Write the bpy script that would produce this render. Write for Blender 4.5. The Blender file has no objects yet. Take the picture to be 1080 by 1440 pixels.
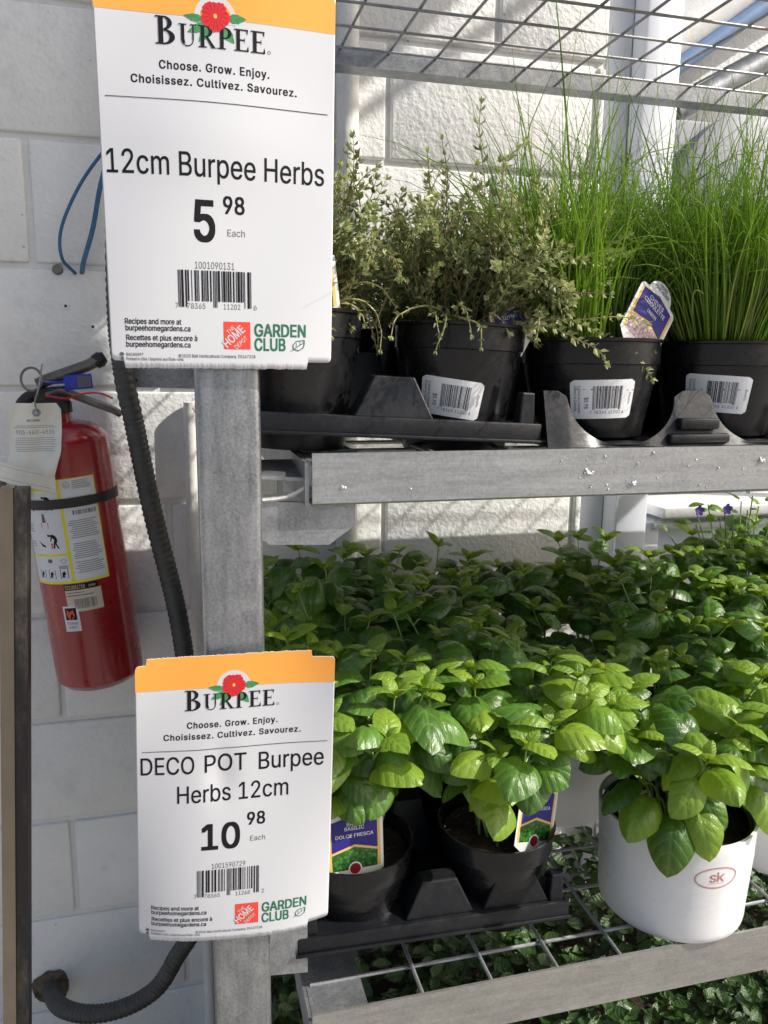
import bpy, bmesh, math, random
import numpy as np
from mathutils.geometry import delaunay_2d_cdt
from mathutils import Vector, Matrix, noise
R = math.radians
sc = bpy.context.scene
COL = sc.collection

# ------------------------------------------------------------------ camera, sky, sun, exposure
# camera at the origin (eye height 1.5 m, ground at z = -1.5); x runs along the rack, y towards the wall
cam_d = bpy.data.cameras.new('camera')
cam = bpy.data.objects.new('camera', cam_d)
COL.objects.link(cam)
right = Vector((0.96858028, -0.24845154, 0.01113871))
up = Vector((0.03595282, 0.18419683, 0.9822316))
fwd = Vector((0.24608867, 0.95096969, -0.18734195))
m = Matrix((right, up, -fwd)).transposed()
cam.matrix_world = m.to_4x4()
cam_d.sensor_fit = 'VERTICAL'
cam_d.sensor_height = 36.0
cam_d.lens = 36.0 * 1110 / 1440
cam_d.clip_start = 0.02
cam_d.clip_end = 3000
cam_d.dof.use_dof = False
sc.camera = cam

SUN = Vector((0.70, -0.34, 0.64)).normalized()          # direction towards the sun
world = bpy.data.worlds.new('World')
sc.world = world
world.use_nodes = True
wn = world.node_tree.nodes
bg = wn['Background']
sky = wn.new('ShaderNodeTexSky')
sky.sky_type = 'NISHITA'
sky.sun_disc = False
sky.sun_elevation = math.asin(SUN.z)
sky.sun_rotation = math.atan2(SUN.x, SUN.y)
sky.air_density = 1.0
sky.dust_density = 4.0
sky.ozone_density = 0.6
world.node_tree.links.new(sky.outputs[0], bg.inputs[0])
bg.inputs[1].default_value = 0.125
sd = bpy.data.lights.new('sun', 'SUN')
sd.energy = 4.0
sd.angle = R(0.55)
sd.color = (1.0, 0.955, 0.88)
sun = bpy.data.objects.new('sun', sd)
COL.objects.link(sun)
sun.rotation_euler = SUN.to_track_quat('Z', 'Y').to_euler()
sun.location = (3, -2, 4)
sc.view_settings.view_transform = 'Standard'
sc.view_settings.look = 'None'
sc.view_settings.exposure = 0.50
sc.view_settings.gamma = 1.0
sc.view_settings.use_curve_mapping = False
sc.render.engine = 'CYCLES'
sc.cycles.max_bounces = 7
sc.cycles.transparent_max_bounces = 8

# ------------------------------------------------------------------ helpers
def tag(o, label=None, cat=None, group=None, kind=None):
    if label: o['label'] = label
    if cat: o['category'] = cat
    if group: o['group'] = group
    if kind: o['kind'] = kind
    return o

def empty(name, loc, label=None, cat=None, group=None, rz=0.0):
    o = bpy.data.objects.new(name, None)
    COL.objects.link(o)
    o.location = loc
    o.rotation_euler = (0, 0, rz)
    o.empty_display_size = 0.02
    return tag(o, label, cat, group)

def link(name, me, parent=None, loc=(0, 0, 0)):
    o = bpy.data.objects.new(name, me)
    COL.objects.link(o)
    o.location = loc
    if parent: o.parent = parent
    return o

class MB:
    """collects vertices and faces of ONE mesh"""
    def __init__(s):
        s.v = []; s.f = []; s.m = []; s.c = []
    def add(s, vs, fs, mi=0, col=None):
        n = len(s.v)
        s.v.extend([tuple(p) for p in vs])
        for f in fs:
            s.f.append(tuple(i + n for i in f)); s.m.append(mi); s.c.append(col)
        return s
    def box(s, x0, x1, y0, y1, z0, z1, mi=0, bev=0.0, seg=2):
        if bev <= 0:
            vs = [(x, y, z) for z in (z0, z1) for y in (y0, y1) for x in (x0, x1)]
            s.add(vs, [(0, 2, 3, 1), (4, 5, 7, 6), (0, 1, 5, 4), (2, 6, 7, 3), (0, 4, 6, 2), (1, 3, 7, 5)], mi)
        else:
            b = bmesh.new()
            bmesh.ops.create_cube(b, size=1.0)
            bmesh.ops.scale(b, vec=(x1 - x0, y1 - y0, z1 - z0), verts=b.verts)
            bmesh.ops.bevel(b, geom=b.edges[:], offset=bev, segments=seg, profile=0.5, affect='EDGES')
            bmesh.ops.translate(b, vec=((x0 + x1) / 2, (y0 + y1) / 2, (z0 + z1) / 2), verts=b.verts)
            b.verts.index_update()
            s.add([v.co for v in b.verts], [[v.index for v in f.verts] for f in b.faces], mi)
            b.free()
        return s
    def tube(s, pts, rad, n=8, mi=0, cap=True, col=None):
        pts = [Vector(p) for p in pts]
        rr = rad if isinstance(rad, (list, tuple)) else [rad] * len(pts)
        t0 = (pts[1] - pts[0]).normalized()
        ref = Vector((0, 0, 1)) if abs(t0.z) < 0.9 else Vector((1, 0, 0))
        a = t0.cross(ref).normalized()
        vs = []
        for i, p in enumerate(pts):
            t = (pts[min(i + 1, len(pts) - 1)] - pts[max(i - 1, 0)])
            if t.length < 1e-9: t = t0
            t.normalize()
            a = (a - t * a.dot(t))
            if a.length < 1e-6: a = t.orthogonal()
            a.normalize()
            b = t.cross(a)
            for k in range(n):
                g = 2 * math.pi * k / n
                vs.append(p + (a * math.cos(g) + b * math.sin(g)) * rr[i])
        fs = []
        for i in range(len(pts) - 1):
            for k in range(n):
                k2 = (k + 1) % n
                fs.append((i * n + k, i * n + k2, (i + 1) * n + k2, (i + 1) * n + k))
        if cap:
            fs.append(tuple(range(n))[::-1])
            fs.append(tuple((len(pts) - 1) * n + k for k in range(n)))
        return s.add(vs, fs, mi, col)
    def lathe(s, prof, n=40, c=(0, 0, 0), mi=0, closed=False):
        vs = []
        for (r, z) in prof:
            for k in range(n):
                g = 2 * math.pi * k / n
                vs.append((c[0] + r * math.cos(g), c[1] + r * math.sin(g), c[2] + z))
        fs = []
        for i in range(len(prof) - 1):
            for k in range(n):
                k2 = (k + 1) % n
                fs.append((i * n + k, i * n + k2, (i + 1) * n + k2, (i + 1) * n + k))
        return s.add(vs, fs, mi)
    def prism(s, poly, axis, a, b, mi=0):
        """polygon in the two other axes, extruded along axis from a to b"""
        n = len(poly)
        def P(q, t):
            return {'x': (t, q[0], q[1]), 'y': (q[0], t, q[1]), 'z': (q[0], q[1], t)}[axis]
        vs = [P(q, a) for q in poly] + [P(q, b) for q in poly]
        fs = [tuple(range(n)), tuple(range(2 * n - 1, n - 1, -1))]
        for i in range(n):
            j = (i + 1) % n
            fs.append((i, i + n, j + n, j))
        return s.add(vs, fs, mi)
    def build(s, name, mat, parent=None, smooth=False, sharp=35, loc=None):
        me = bpy.data.meshes.new(name)
        me.from_pydata(s.v, [], s.f)
        mats = mat if isinstance(mat, (list, tuple)) else [mat]
        for q in mats: me.materials.append(q)
        me.polygons.foreach_set('material_index', s.m)
        if any(c is not None for c in s.c):
            at = me.attributes.new('tone', 'FLOAT', 'FACE')
            at.data.foreach_set('value', [0.5 if c is None else c for c in s.c])
        b = bmesh.new(); b.from_mesh(me)
        if not any(c is not None for c in s.c):
            bmesh.ops.recalc_face_normals(b, faces=b.faces)
        b.to_mesh(me); b.free()
        if smooth:
            me.shade_smooth()
            me.set_sharp_from_angle(angle=R(sharp))
        o = link(name, me, parent)
        if loc is not None: o.location = loc
        return o

# ------------------------------------------------------------------ materials
def new_mat(name):
    mt = bpy.data.materials.new(name); mt.use_nodes = True
    nt = mt.node_tree
    return mt, nt, nt.nodes, nt.links, nt.nodes['Principled BSDF']

def noise_tex(N, L, scale, detail=4, rough=0.6, coord='Object', vec=None, map_scale=None):
    t = N.new('ShaderNodeTexNoise'); t.inputs['Scale'].default_value = scale
    t.inputs['Detail'].default_value = detail; t.inputs['Roughness'].default_value = rough
    if coord == 'World':
        g = N.new('ShaderNodeNewGeometry'); src = g.outputs['Position']
    else:
        g = N.new('ShaderNodeTexCoord'); src = g.outputs[coord]
    if map_scale:
        mp = N.new('ShaderNodeMapping'); mp.inputs['Scale'].default_value = map_scale
        L.new(src, mp.inputs['Vector']); src = mp.outputs[0]
    L.new(src, t.inputs['Vector'])
    return t

def ramp(N, L, fac, stops):
    r = N.new('ShaderNodeValToRGB')
    e = r.color_ramp.elements
    while len(e) > 1: e.remove(e[-1])
    e[0].position = stops[0][0]; e[0].color = (*stops[0][1], 1)
    for p, c in stops[1:]:
        q = e.new(p); q.color = (*c, 1)
    L.new(fac, r.inputs[0])
    return r

def bump(N, L, B, h, strength, dist, prev=None):
    b = N.new('ShaderNodeBump'); b.inputs['Strength'].default_value = strength
    b.inputs['Distance'].default_value = dist
    L.new(h, b.inputs['Height'])
    if prev: L.new(prev.outputs[0], b.inputs['Normal'])
    L.new(b.outputs[0], B.inputs['Normal'])
    return b

def plain(name, col, rough=0.5, metal=0.0, var=0.12, scale=30, bmp=0.0, bscale=200, coord='Object', coat=0.0, spec=0.5):
    mt, nt, N, L, B = new_mat(name)
    B.inputs['Specular IOR Level'].default_value = spec
    B.inputs['Roughness'].default_value = rough
    B.inputs['Metallic'].default_value = metal
    if coat: B.inputs['Coat Weight'].default_value = coat; B.inputs['Coat Roughness'].default_value = 0.15
    t = noise_tex(N, L, scale, coord=coord)
    a = tuple(max(0, c * (1 - var)) for c in col); b = tuple(min(1, c * (1 + var)) for c in col)
    r = ramp(N, L, t.outputs['Fac'], [(0.3, a), (0.7, b)])
    L.new(r.outputs[0], B.inputs['Base Color'])
    if bmp:
        t2 = noise_tex(N, L, bscale, coord=coord)
        bump(N, L, B, t2.outputs['Fac'], bmp, 0.002)
    return mt

def dusty(mt, amount, dust=(0.10, 0.09, 0.075)):
    nt = mt.node_tree; N = nt.nodes; L = nt.links; B = N['Principled BSDF']
    t = noise_tex(N, L, 14, 7, 0.72, 'World')
    t2 = noise_tex(N, L, 170, 3, 0.6, 'World')
    mu = N.new('ShaderNodeMath'); mu.operation = 'MULTIPLY'; L.new(t.outputs['Fac'], mu.inputs[0]); L.new(t2.outputs['Fac'], mu.inputs[1])
    mr = N.new('ShaderNodeMapRange'); mr.inputs[1].default_value = 0.22; mr.inputs[2].default_value = 0.42; mr.inputs[3].default_value = 0; mr.inputs[4].default_value = amount
    L.new(mu.outputs[0], mr.inputs[0])
    src = B.inputs['Base Color'].links[0].from_socket
    mc = N.new('ShaderNodeMix'); mc.data_type = 'RGBA'; L.new(mr.outputs[0], mc.inputs[0]); L.new(src, mc.inputs[6]); mc.inputs[7].default_value = (*dust, 1)
    L.new(mc.outputs[2], B.inputs['Base Color'])
    r2 = N.new('ShaderNodeMapRange'); r2.inputs[1].default_value = 0.35; r2.inputs[2].default_value = 0.65
    r0 = B.inputs['Roughness'].default_value
    r2.inputs[3].default_value = max(0.08, r0 - 0.08); r2.inputs[4].default_value = r0 + 0.18
    L.new(t.outputs['Fac'], r2.inputs[0]); L.new(r2.outputs[0], B.inputs['Roughness'])

def galvanised(name, dark, light, rough=0.42, metal=0.75, sc_=60, streak=(1, 1, 1), bmp=0.25):
    mt, nt, N, L, B = new_mat(name)
    B.inputs['Metallic'].default_value = metal
    v = N.new('ShaderNodeTexVoronoi'); v.inputs['Scale'].default_value = sc_
    g = N.new('ShaderNodeNewGeometry')
    t = noise_tex(N, L, 26, 7, 0.72, 'World', map_scale=streak)
    t3 = noise_tex(N, L, 380, 3, 0.6, 'World')
    L.new(g.outputs['Position'], v.inputs['Vector'])
    mx = N.new('ShaderNodeMix'); mx.data_type = 'FLOAT'; mx.inputs[0].default_value = 0.09
    L.new(t.outputs['Fac'], mx.inputs[2])
    sp = N.new('ShaderNodeSeparateColor'); L.new(v.outputs['Color'], sp.inputs[0])
    L.new(sp.outputs[0], mx.inputs[3])
    mx2 = N.new('ShaderNodeMix'); mx2.data_type = 'FLOAT'; mx2.inputs[0].default_value = 0.34
    L.new(mx.outputs[0], mx2.inputs[2]); L.new(t3.outputs['Fac'], mx2.inputs[3])
    r = ramp(N, L, mx2.outputs[0], [(0.32, dark), (0.66, light)])
    L.new(r.outputs[0], B.inputs['Base Color'])
    rr = N.new('ShaderNodeMapRange'); rr.inputs[3].default_value = rough - 0.08; rr.inputs[4].default_value = rough + 0.14
    L.new(t3.outputs['Fac'], rr.inputs[0]); L.new(rr.outputs[0], B.inputs['Roughness'])
    bump(N, L, B, t3.outputs['Fac'], bmp, 0.0006)
    return mt

def wall_paint(name, col, relief=0.9):
    mt, nt, N, L, B = new_mat(name)
    B.inputs['Roughness'].default_value = 0.55
    big = noise_tex(N, L, 3.0, 5, 0.6, 'World')
    dirt = noise_tex(N, L, 26, 6, 0.7, 'World')
    mul = N.new('ShaderNodeMath'); mul.operation = 'MULTIPLY'
    L.new(big.outputs['Fac'], mul.inputs[0]); L.new(dirt.outputs['Fac'], mul.inputs[1])
    r = ramp(N, L, mul.outputs[0], [(0.10, tuple(c * 0.80 for c in col)), (0.22, tuple(c * 0.96 for c in col)), (0.4, col)])
    # scattered rusty pits and specks
    v = N.new('ShaderNodeTexVoronoi'); v.inputs['Scale'].default_value = 34
    g = N.new('ShaderNodeNewGeometry'); L.new(g.outputs['Position'], v.inputs['Vector'])
    vs = N.new('ShaderNodeSeparateColor'); L.new(v.outputs['Color'], vs.inputs[0])
    sz = N.new('ShaderNodeMapRange'); sz.inputs[1].default_value = 0.60; sz.inputs[2].default_value = 1.0
    sz.inputs[3].default_value = 0.0; sz.inputs[4].default_value = 0.085
    L.new(vs.outputs[0], sz.inputs[0])
    lt = N.new('ShaderNodeMath'); lt.operation = 'LESS_THAN'
    L.new(v.outputs['Distance'], lt.inputs[0]); L.new(sz.outputs[0], lt.inputs[1])
    mc = N.new('ShaderNodeMix'); mc.data_type = 'RGBA'
    sm = N.new('ShaderNodeMath'); sm.operation = 'MULTIPLY'; sm.inputs[1].default_value = 0.55
    L.new(lt.outputs[0], sm.inputs[0]); L.new(sm.outputs[0], mc.inputs[0])
    L.new(r.outputs[0], mc.inputs[6]); mc.inputs[7].default_value = (0.20, 0.165, 0.13, 1)
    L.new(mc.outputs[2], B.inputs['Base Color'])
    worm = noise_tex(N, L, 115, 2.5, 0.5, 'World')
    fine = noise_tex(N, L, 420, 2, 0.5, 'World')
    mid = noise_tex(N, L, 28, 3, 0.6, 'World')
    b1 = bump(N, L, B, worm.outputs['Fac'], relief, 0.0042)
    b2 = bump(N, L, B, mid.outputs['Fac'], relief * 0.7, 0.006, b1)
    b3 = bump(N, L, B, fine.outputs['Fac'], relief * 0.5, 0.0008, b2)
    b4 = bump(N, L, B, lt.outputs[0], 0.5, -0.001, b3)
    return mt

def leaf_mat(name, dark, light, vein, transl=(0.22, 0.36, 0.03), tfac=0.35, rough=0.32, veins=True):
    mt, nt, N, L, B = new_mat(name)
    out = [n for n in N if n.type == 'OUTPUT_MATERIAL'][0]
    B.inputs['Roughness'].default_value = rough
    B.inputs['Specular IOR Level'].default_value = 0.62
    oi = N.new('ShaderNodeObjectInfo')
    t = noise_tex(N, L, 6, 3, 0.6, 'Object')
    ad = N.new('ShaderNodeMath'); ad.operation = 'MULTIPLY_ADD'; ad.inputs[1].default_value = 0.75
    L.new(oi.outputs['Random'], ad.inputs[0])
    sc2 = N.new('ShaderNodeMath'); sc2.operation = 'MULTIPLY'; sc2.inputs[1].default_value = 0.35
    L.new(t.outputs['Fac'], sc2.inputs[0]); L.new(sc2.outputs[0], ad.inputs[2])
    r = ramp(N, L, ad.outputs[0], [(0.1, dark), (0.95, light)])
    colout = r.outputs[0]
    if veins:
        uv = N.new('ShaderNodeUVMap'); uv.uv_map = 'UVMap'
        sx = N.new('ShaderNodeSeparateXYZ'); L.new(uv.outputs[0], sx.inputs[0])
        # v in 0..1 across the blade: distance from the midrib
        a = N.new('ShaderNodeMath'); a.operation = 'SUBTRACT'; a.inputs[1].default_value = 0.5; L.new(sx.outputs[1], a.inputs[0])
        ab = N.new('ShaderNodeMath'); ab.operation = 'ABSOLUTE'; L.new(a.outputs[0], ab.inputs[0])
        sq = N.new('ShaderNodeMath'); sq.operation = 'POWER'; sq.inputs[1].default_value = 1.25; L.new(ab.outputs[0], sq.inputs[0])
        k = N.new('ShaderNodeMath'); k.operation = 'MULTIPLY_ADD'; k.inputs[1].default_value = -0.62
        L.new(sq.outputs[0], k.inputs[0]); L.new(sx.outputs[0], k.inputs[2])
        n1 = N.new('ShaderNodeMath'); n1.operation = 'MULTIPLY'; n1.inputs[1].default_value = 5.6; L.new(k.outputs[0], n1.inputs[0])
        fr = N.new('ShaderNodeMath'); fr.operation = 'PINGPONG'; fr.inputs[1].default_value = 0.5; L.new(n1.outputs[0], fr.inputs[0])
        line = N.new('ShaderNodeMapRange'); line.inputs[1].default_value = 0.0; line.inputs[2].default_value = 0.13
        line.inputs[3].default_value = 1.0; line.inputs[4].default_value = 0.0; L.new(fr.outputs[0], line.inputs[0])
        mr = N.new('ShaderNodeMapRange'); mr.inputs[1].default_value = 0.0; mr.inputs[2].default_value = 0.045
        mr.inputs[3].default_value = 1.0; mr.inputs[4].default_value = 0.0; L.new(ab.outputs[0], mr.inputs[0])
        mxv = N.new('ShaderNodeMath'); mxv.operation = 'MAXIMUM'; L.new(line.outputs[0], mxv.inputs[0]); L.new(mr.outputs[0], mxv.inputs[1])
        mc = N.new('ShaderNodeMix'); mc.data_type = 'RGBA'
        fm = N.new('ShaderNodeMath'); fm.operation = 'MULTIPLY'; fm.inputs[1].default_value = 0.32; L.new(mxv.outputs[0], fm.inputs[0])
        L.new(fm.outputs[0], mc.inputs[0]); L.new(colout, mc.inputs[6]); mc.inputs[7].default_value = (*vein, 1)
        colout = mc.outputs[2]
        # blistered blade between sunken veins
        pw = N.new('ShaderNodeMath'); pw.operation = 'POWER'; pw.inputs[1].default_value = 0.6; L.new(fr.outputs[0], pw.inputs[0])
        mid = N.new('ShaderNodeMapRange'); mid.inputs[1].default_value = 0.0; mid.inputs[2].default_value = 0.06
        L.new(ab.outputs[0], mid.inputs[0])
        hh = N.new('ShaderNodeMath'); hh.operation = 'MULTIPLY'; L.new(pw.outputs[0], hh.inputs[0]); L.new(mid.outputs[0], hh.inputs[1])
        b1 = bump(N, L, B, hh.outputs[0], 0.34, 0.0022)
        cr = noise_tex(N, L, 2.6, 4, 0.6, 'UV', map_scale=(4, 3, 1))
        b2 = bump(N, L, B, cr.outputs['Fac'], 0.40, 0.0034, b1)
        nrm = b2
    L.new(colout, B.inputs['Base Color'])
    tr = N.new('ShaderNodeBsdfTranslucent')
    hs = N.new('ShaderNodeMix'); hs.data_type = 'RGBA'; hs.inputs[0].default_value = 0.65
    L.new(colout, hs.inputs[6]); hs.inputs[7].default_value = (*transl, 1)
    L.new(hs.outputs[2], tr.inputs['Color'])
    if veins: L.new(nrm.outputs[0], tr.inputs['Normal'])
    ms = N.new('ShaderNodeMixShader'); ms.inputs[0].default_value = tfac
    L.new(B.outputs[0], ms.inputs[1]); L.new(tr.outputs[0], ms.inputs[2])
    L.new(ms.outputs[0], out.inputs['Surface'])
    return mt

def tone_mat(name, stops, transl, tfac=0.3, rough=0.5):
    """thin foliage: colour varies per blade or leaflet through the face attribute 'tone'"""
    mt, nt, N, L, B = new_mat(name)
    out = [n for n in N if n.type == 'OUTPUT_MATERIAL'][0]
    B.inputs['Roughness'].default_value = rough
    at = N.new('ShaderNodeAttribute'); at.attribute_name = 'tone'
    r = ramp(N, L, at.outputs['Fac'], stops)
    L.new(r.outputs[0], B.inputs['Base Color'])
    if tfac > 0:
        tr = N.new('ShaderNodeBsdfTranslucent')
        hs = N.new('ShaderNodeMix'); hs.data_type = 'RGBA'; hs.inputs[0].default_value = 0.6
        L.new(r.outputs[0], hs.inputs[6]); hs.inputs[7].default_value = (*transl, 1)
        L.new(hs.outputs[2], tr.inputs['Color'])
        ms = N.new('ShaderNodeMixShader'); ms.inputs[0].default_value = tfac
        L.new(B.outputs[0], ms.inputs[1]); L.new(tr.outputs[0], ms.inputs[2])
        L.new(ms.outputs[0], out.inputs['Surface'])
    return mt

M = {}
M['pale_blue'] = plain('pale_blue_plastic', (0.16, 0.25, 0.42), 0.4)
M['wall'] = wall_paint('painted_block', (0.76, 0.76, 0.745), 0.45)
M['mortar'] = wall_paint('painted_mortar', (0.71, 0.71, 0.695), 0.5)
M['asphalt'] = plain('pale_concrete_ground', (0.27, 0.255, 0.235), 0.9, bmp=0.6, bscale=120, coord='Object', scale=6)
M['galv'] = galvanised('galvanised_steel', (0.15, 0.158, 0.17), (0.42, 0.435, 0.455))
M['galv_post'] = galvanised('galvanised_post', (0.15, 0.16, 0.175), (0.44, 0.455, 0.48), 0.30, 0.85, 55, streak=(3, 3, 0.5), bmp=0.35)
M['galv_rail'] = galvanised('galvanised_rail', (0.27, 0.28, 0.295), (0.46, 0.475, 0.495), 0.34, 0.78, 30, streak=(0.35, 1, 5), bmp=0.25)
M['galv_dull'] = galvanised('galvanised_dull', (0.25, 0.247, 0.235), (0.43, 0.425, 0.41), 0.40, 0.70, 50, streak=(0.4, 1, 4), bmp=0.25)
M['wire'] = galvanised('galvanised_wire', (0.20, 0.20, 0.21), (0.44, 0.45, 0.47), 0.45, 0.6, 120)
M['weld'] = plain('weld', (0.50, 0.50, 0.49), 0.45, 0.5, bmp=0.6, bscale=700)
M['black'] = plain('black_plastic', (0.007, 0.0075, 0.009), 0.22, spec=0.42, bmp=0.12, bscale=60, var=0.2)
M['tray'] = plain('tray_plastic', (0.007, 0.008, 0.011), 0.34, spec=0.30, bmp=0.2, bscale=90, var=0.25)
dusty(M['black'], 0.07); dusty(M['tray'], 0.09)
M['white_pot'] = plain('white_pot', (0.72, 0.72, 0.73), 0.32, var=0.02, bmp=0.05, bscale=30)
M['white_paint'] = plain('white_paint', (0.74, 0.74, 0.73), 0.45, var=0.06, bmp=0.25, bscale=90)
M['pipe_paint'] = plain('pipe_paint', (0.74, 0.73, 0.69), 0.45, var=0.10, scale=14, bmp=0.5, bscale=60)
M['door_paint'] = plain('door_paint', (0.66, 0.69, 0.76), 0.4, var=0.05, scale=5, bmp=0.1)
M['grey_paint'] = plain('grey_paint', (0.30, 0.31, 0.33), 0.55, var=0.15, scale=9, bmp=0.2)
M['soil'] = plain('soil', (0.030, 0.018, 0.011), 0.95, var=0.6, scale=160, bmp=1.0, bscale=500)
M['chip'] = plain('bark_chip', (0.13, 0.075, 0.045), 0.9, var=0.5, scale=90)
M['paper'] = plain('card_stock', (0.58, 0.59, 0.62), 0.36, var=0.012, scale=8)
M['ink'] = plain('black_ink', (0.010, 0.010, 0.012), 0.5, var=0.05, spec=0.2)
M['ink_grey'] = plain('grey_ink', (0.10, 0.10, 0.11), 0.45, var=0.05)
M['orange'] = plain('orange_ink', (0.87, 0.37, 0.065), 0.35, var=0.03, scale=10)
M['red'] = plain('red_ink', (0.60, 0.018, 0.022), 0.4, var=0.1, scale=400)
M['dark_red'] = plain('dark_red_ink', (0.25, 0.01, 0.02), 0.4)
M['depot'] = plain('square_red_ink', (0.72, 0.060, 0.035), 0.4, var=0.04)
M['green_ink'] = plain('green_ink', (0.05, 0.24, 0.08), 0.4, var=0.25, scale=500)
M['club'] = plain('club_green_ink', (0.015, 0.14, 0.075), 0.4, var=0.05)
M['tag_blue'] = plain('tag_blue', (0.016, 0.012, 0.19), 0.55, var=0.05)
M['tag_yellow'] = plain('tag_yellow', (0.70, 0.45, 0.12), 0.55, var=0.05)
M['tag_white'] = plain('tag_white', (0.72, 0.72, 0.70), 0.5, var=0.03)
M['sticker'] = plain('sticker_paper', (0.76, 0.77, 0.79), 0.45, var=0.02)
M['ext_red'] = plain('extinguisher_red', (0.29, 0.010, 0.014), 0.24, var=0.12, scale=12, coat=0.5)
M['ext_metal'] = plain('dull_metal', (0.16, 0.15, 0.14), 0.45, 0.7, var=0.3, scale=40)
M['ext_black'] = plain('black_rubber', (0.018, 0.018, 0.018), 0.5, var=0.3, scale=60, bmp=0.3)
M['hose'] = plain('ribbed_hose', (0.050, 0.049, 0.046), 0.5, var=0.3, scale=40, bmp=0.2)
M['blue_plastic'] = plain('blue_plastic', (0.012, 0.03, 0.42), 0.35)
M['blue_wire'] = plain('blue_wire', (0.03, 0.13, 0.27), 0.4, var=0.2, scale=60)
M['label_yellow'] = plain('label_yellow', (0.75, 0.68, 0.03), 0.35, var=0.03)
M['label_white'] = plain('label_white', (0.66, 0.67, 0.71), 0.35, var=0.03)
M['label_cream'] = plain('label_cream', (0.58, 0.50, 0.41), 0.45, var=0.04)
M['old_paper'] = plain('old_paper', (0.74, 0.72, 0.64), 0.6, var=0.07, scale=25, bmp=0.4, bscale=50)
M['rust_hole'] = plain('hole_filler', (0.10, 0.075, 0.05), 0.9, var=0.6, scale=60, bmp=1.0, bscale=150)
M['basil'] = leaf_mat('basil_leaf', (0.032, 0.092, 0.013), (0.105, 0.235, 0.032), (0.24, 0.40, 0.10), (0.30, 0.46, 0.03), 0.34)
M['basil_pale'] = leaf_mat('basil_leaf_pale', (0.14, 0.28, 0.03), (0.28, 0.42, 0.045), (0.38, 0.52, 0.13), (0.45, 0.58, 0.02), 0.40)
M['basil_stem'] = plain('basil_stem', (0.20, 0.30, 0.085), 0.5, var=0.3, scale=30)
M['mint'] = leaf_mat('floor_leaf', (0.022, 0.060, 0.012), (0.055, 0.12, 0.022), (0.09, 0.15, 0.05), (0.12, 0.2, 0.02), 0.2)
M['thyme'] = tone_mat('thyme_leaf', [(0.0, (0.05, 0.085, 0.032)), (0.40, (0.18, 0.22, 0.09)), (0.75, (0.35, 0.39, 0.17)), (1.0, (0.56, 0.58, 0.27))], (0.35, 0.42, 0.08), 0.25, 0.45)
M['thyme_stem'] = tone_mat('thyme_stem', [(0.0, (0.10, 0.055, 0.03)), (0.5, (0.22, 0.15, 0.075)), (1.0, (0.42, 0.40, 0.17))], (0.3, 0.3, 0.1), 0.0, 0.55)
M['chive'] = tone_mat('chive_blade', [(0.0, (0.06, 0.14, 0.03)), (0.5, (0.20, 0.32, 0.05)), (0.85, (0.33, 0.46, 0.07)), (1.0, (0.55, 0.55, 0.22))], (0.50, 0.74, 0.03), 0.58, 0.40)
M['viola_leaf'] = leaf_mat('viola_leaf', (0.09, 0.19, 0.02), (0.17, 0.32, 0.035), (0.3, 0.42, 0.12), (0.35, 0.5, 0.03), 0.4, veins=False)
M['viola'] = plain('viola_petal', (0.11, 0.07, 0.35), 0.6, var=0.3, scale=60)
M['beige'] = plain('beige_paint', (0.30, 0.235, 0.16), 0.5, var=0.10, scale=18, bmp=0.2)
M['crumb'] = plain('white_crumb', (0.72, 0.72, 0.72), 0.8, var=0.1, scale=200, bmp=0.8, bscale=900)

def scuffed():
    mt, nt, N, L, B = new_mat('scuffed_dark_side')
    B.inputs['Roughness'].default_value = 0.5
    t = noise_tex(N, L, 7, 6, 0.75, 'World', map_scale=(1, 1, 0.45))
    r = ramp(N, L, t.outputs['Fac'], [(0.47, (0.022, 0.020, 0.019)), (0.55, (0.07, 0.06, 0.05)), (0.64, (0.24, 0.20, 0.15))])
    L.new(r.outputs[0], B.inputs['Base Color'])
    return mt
M['scuffed'] = scuffed()

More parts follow.
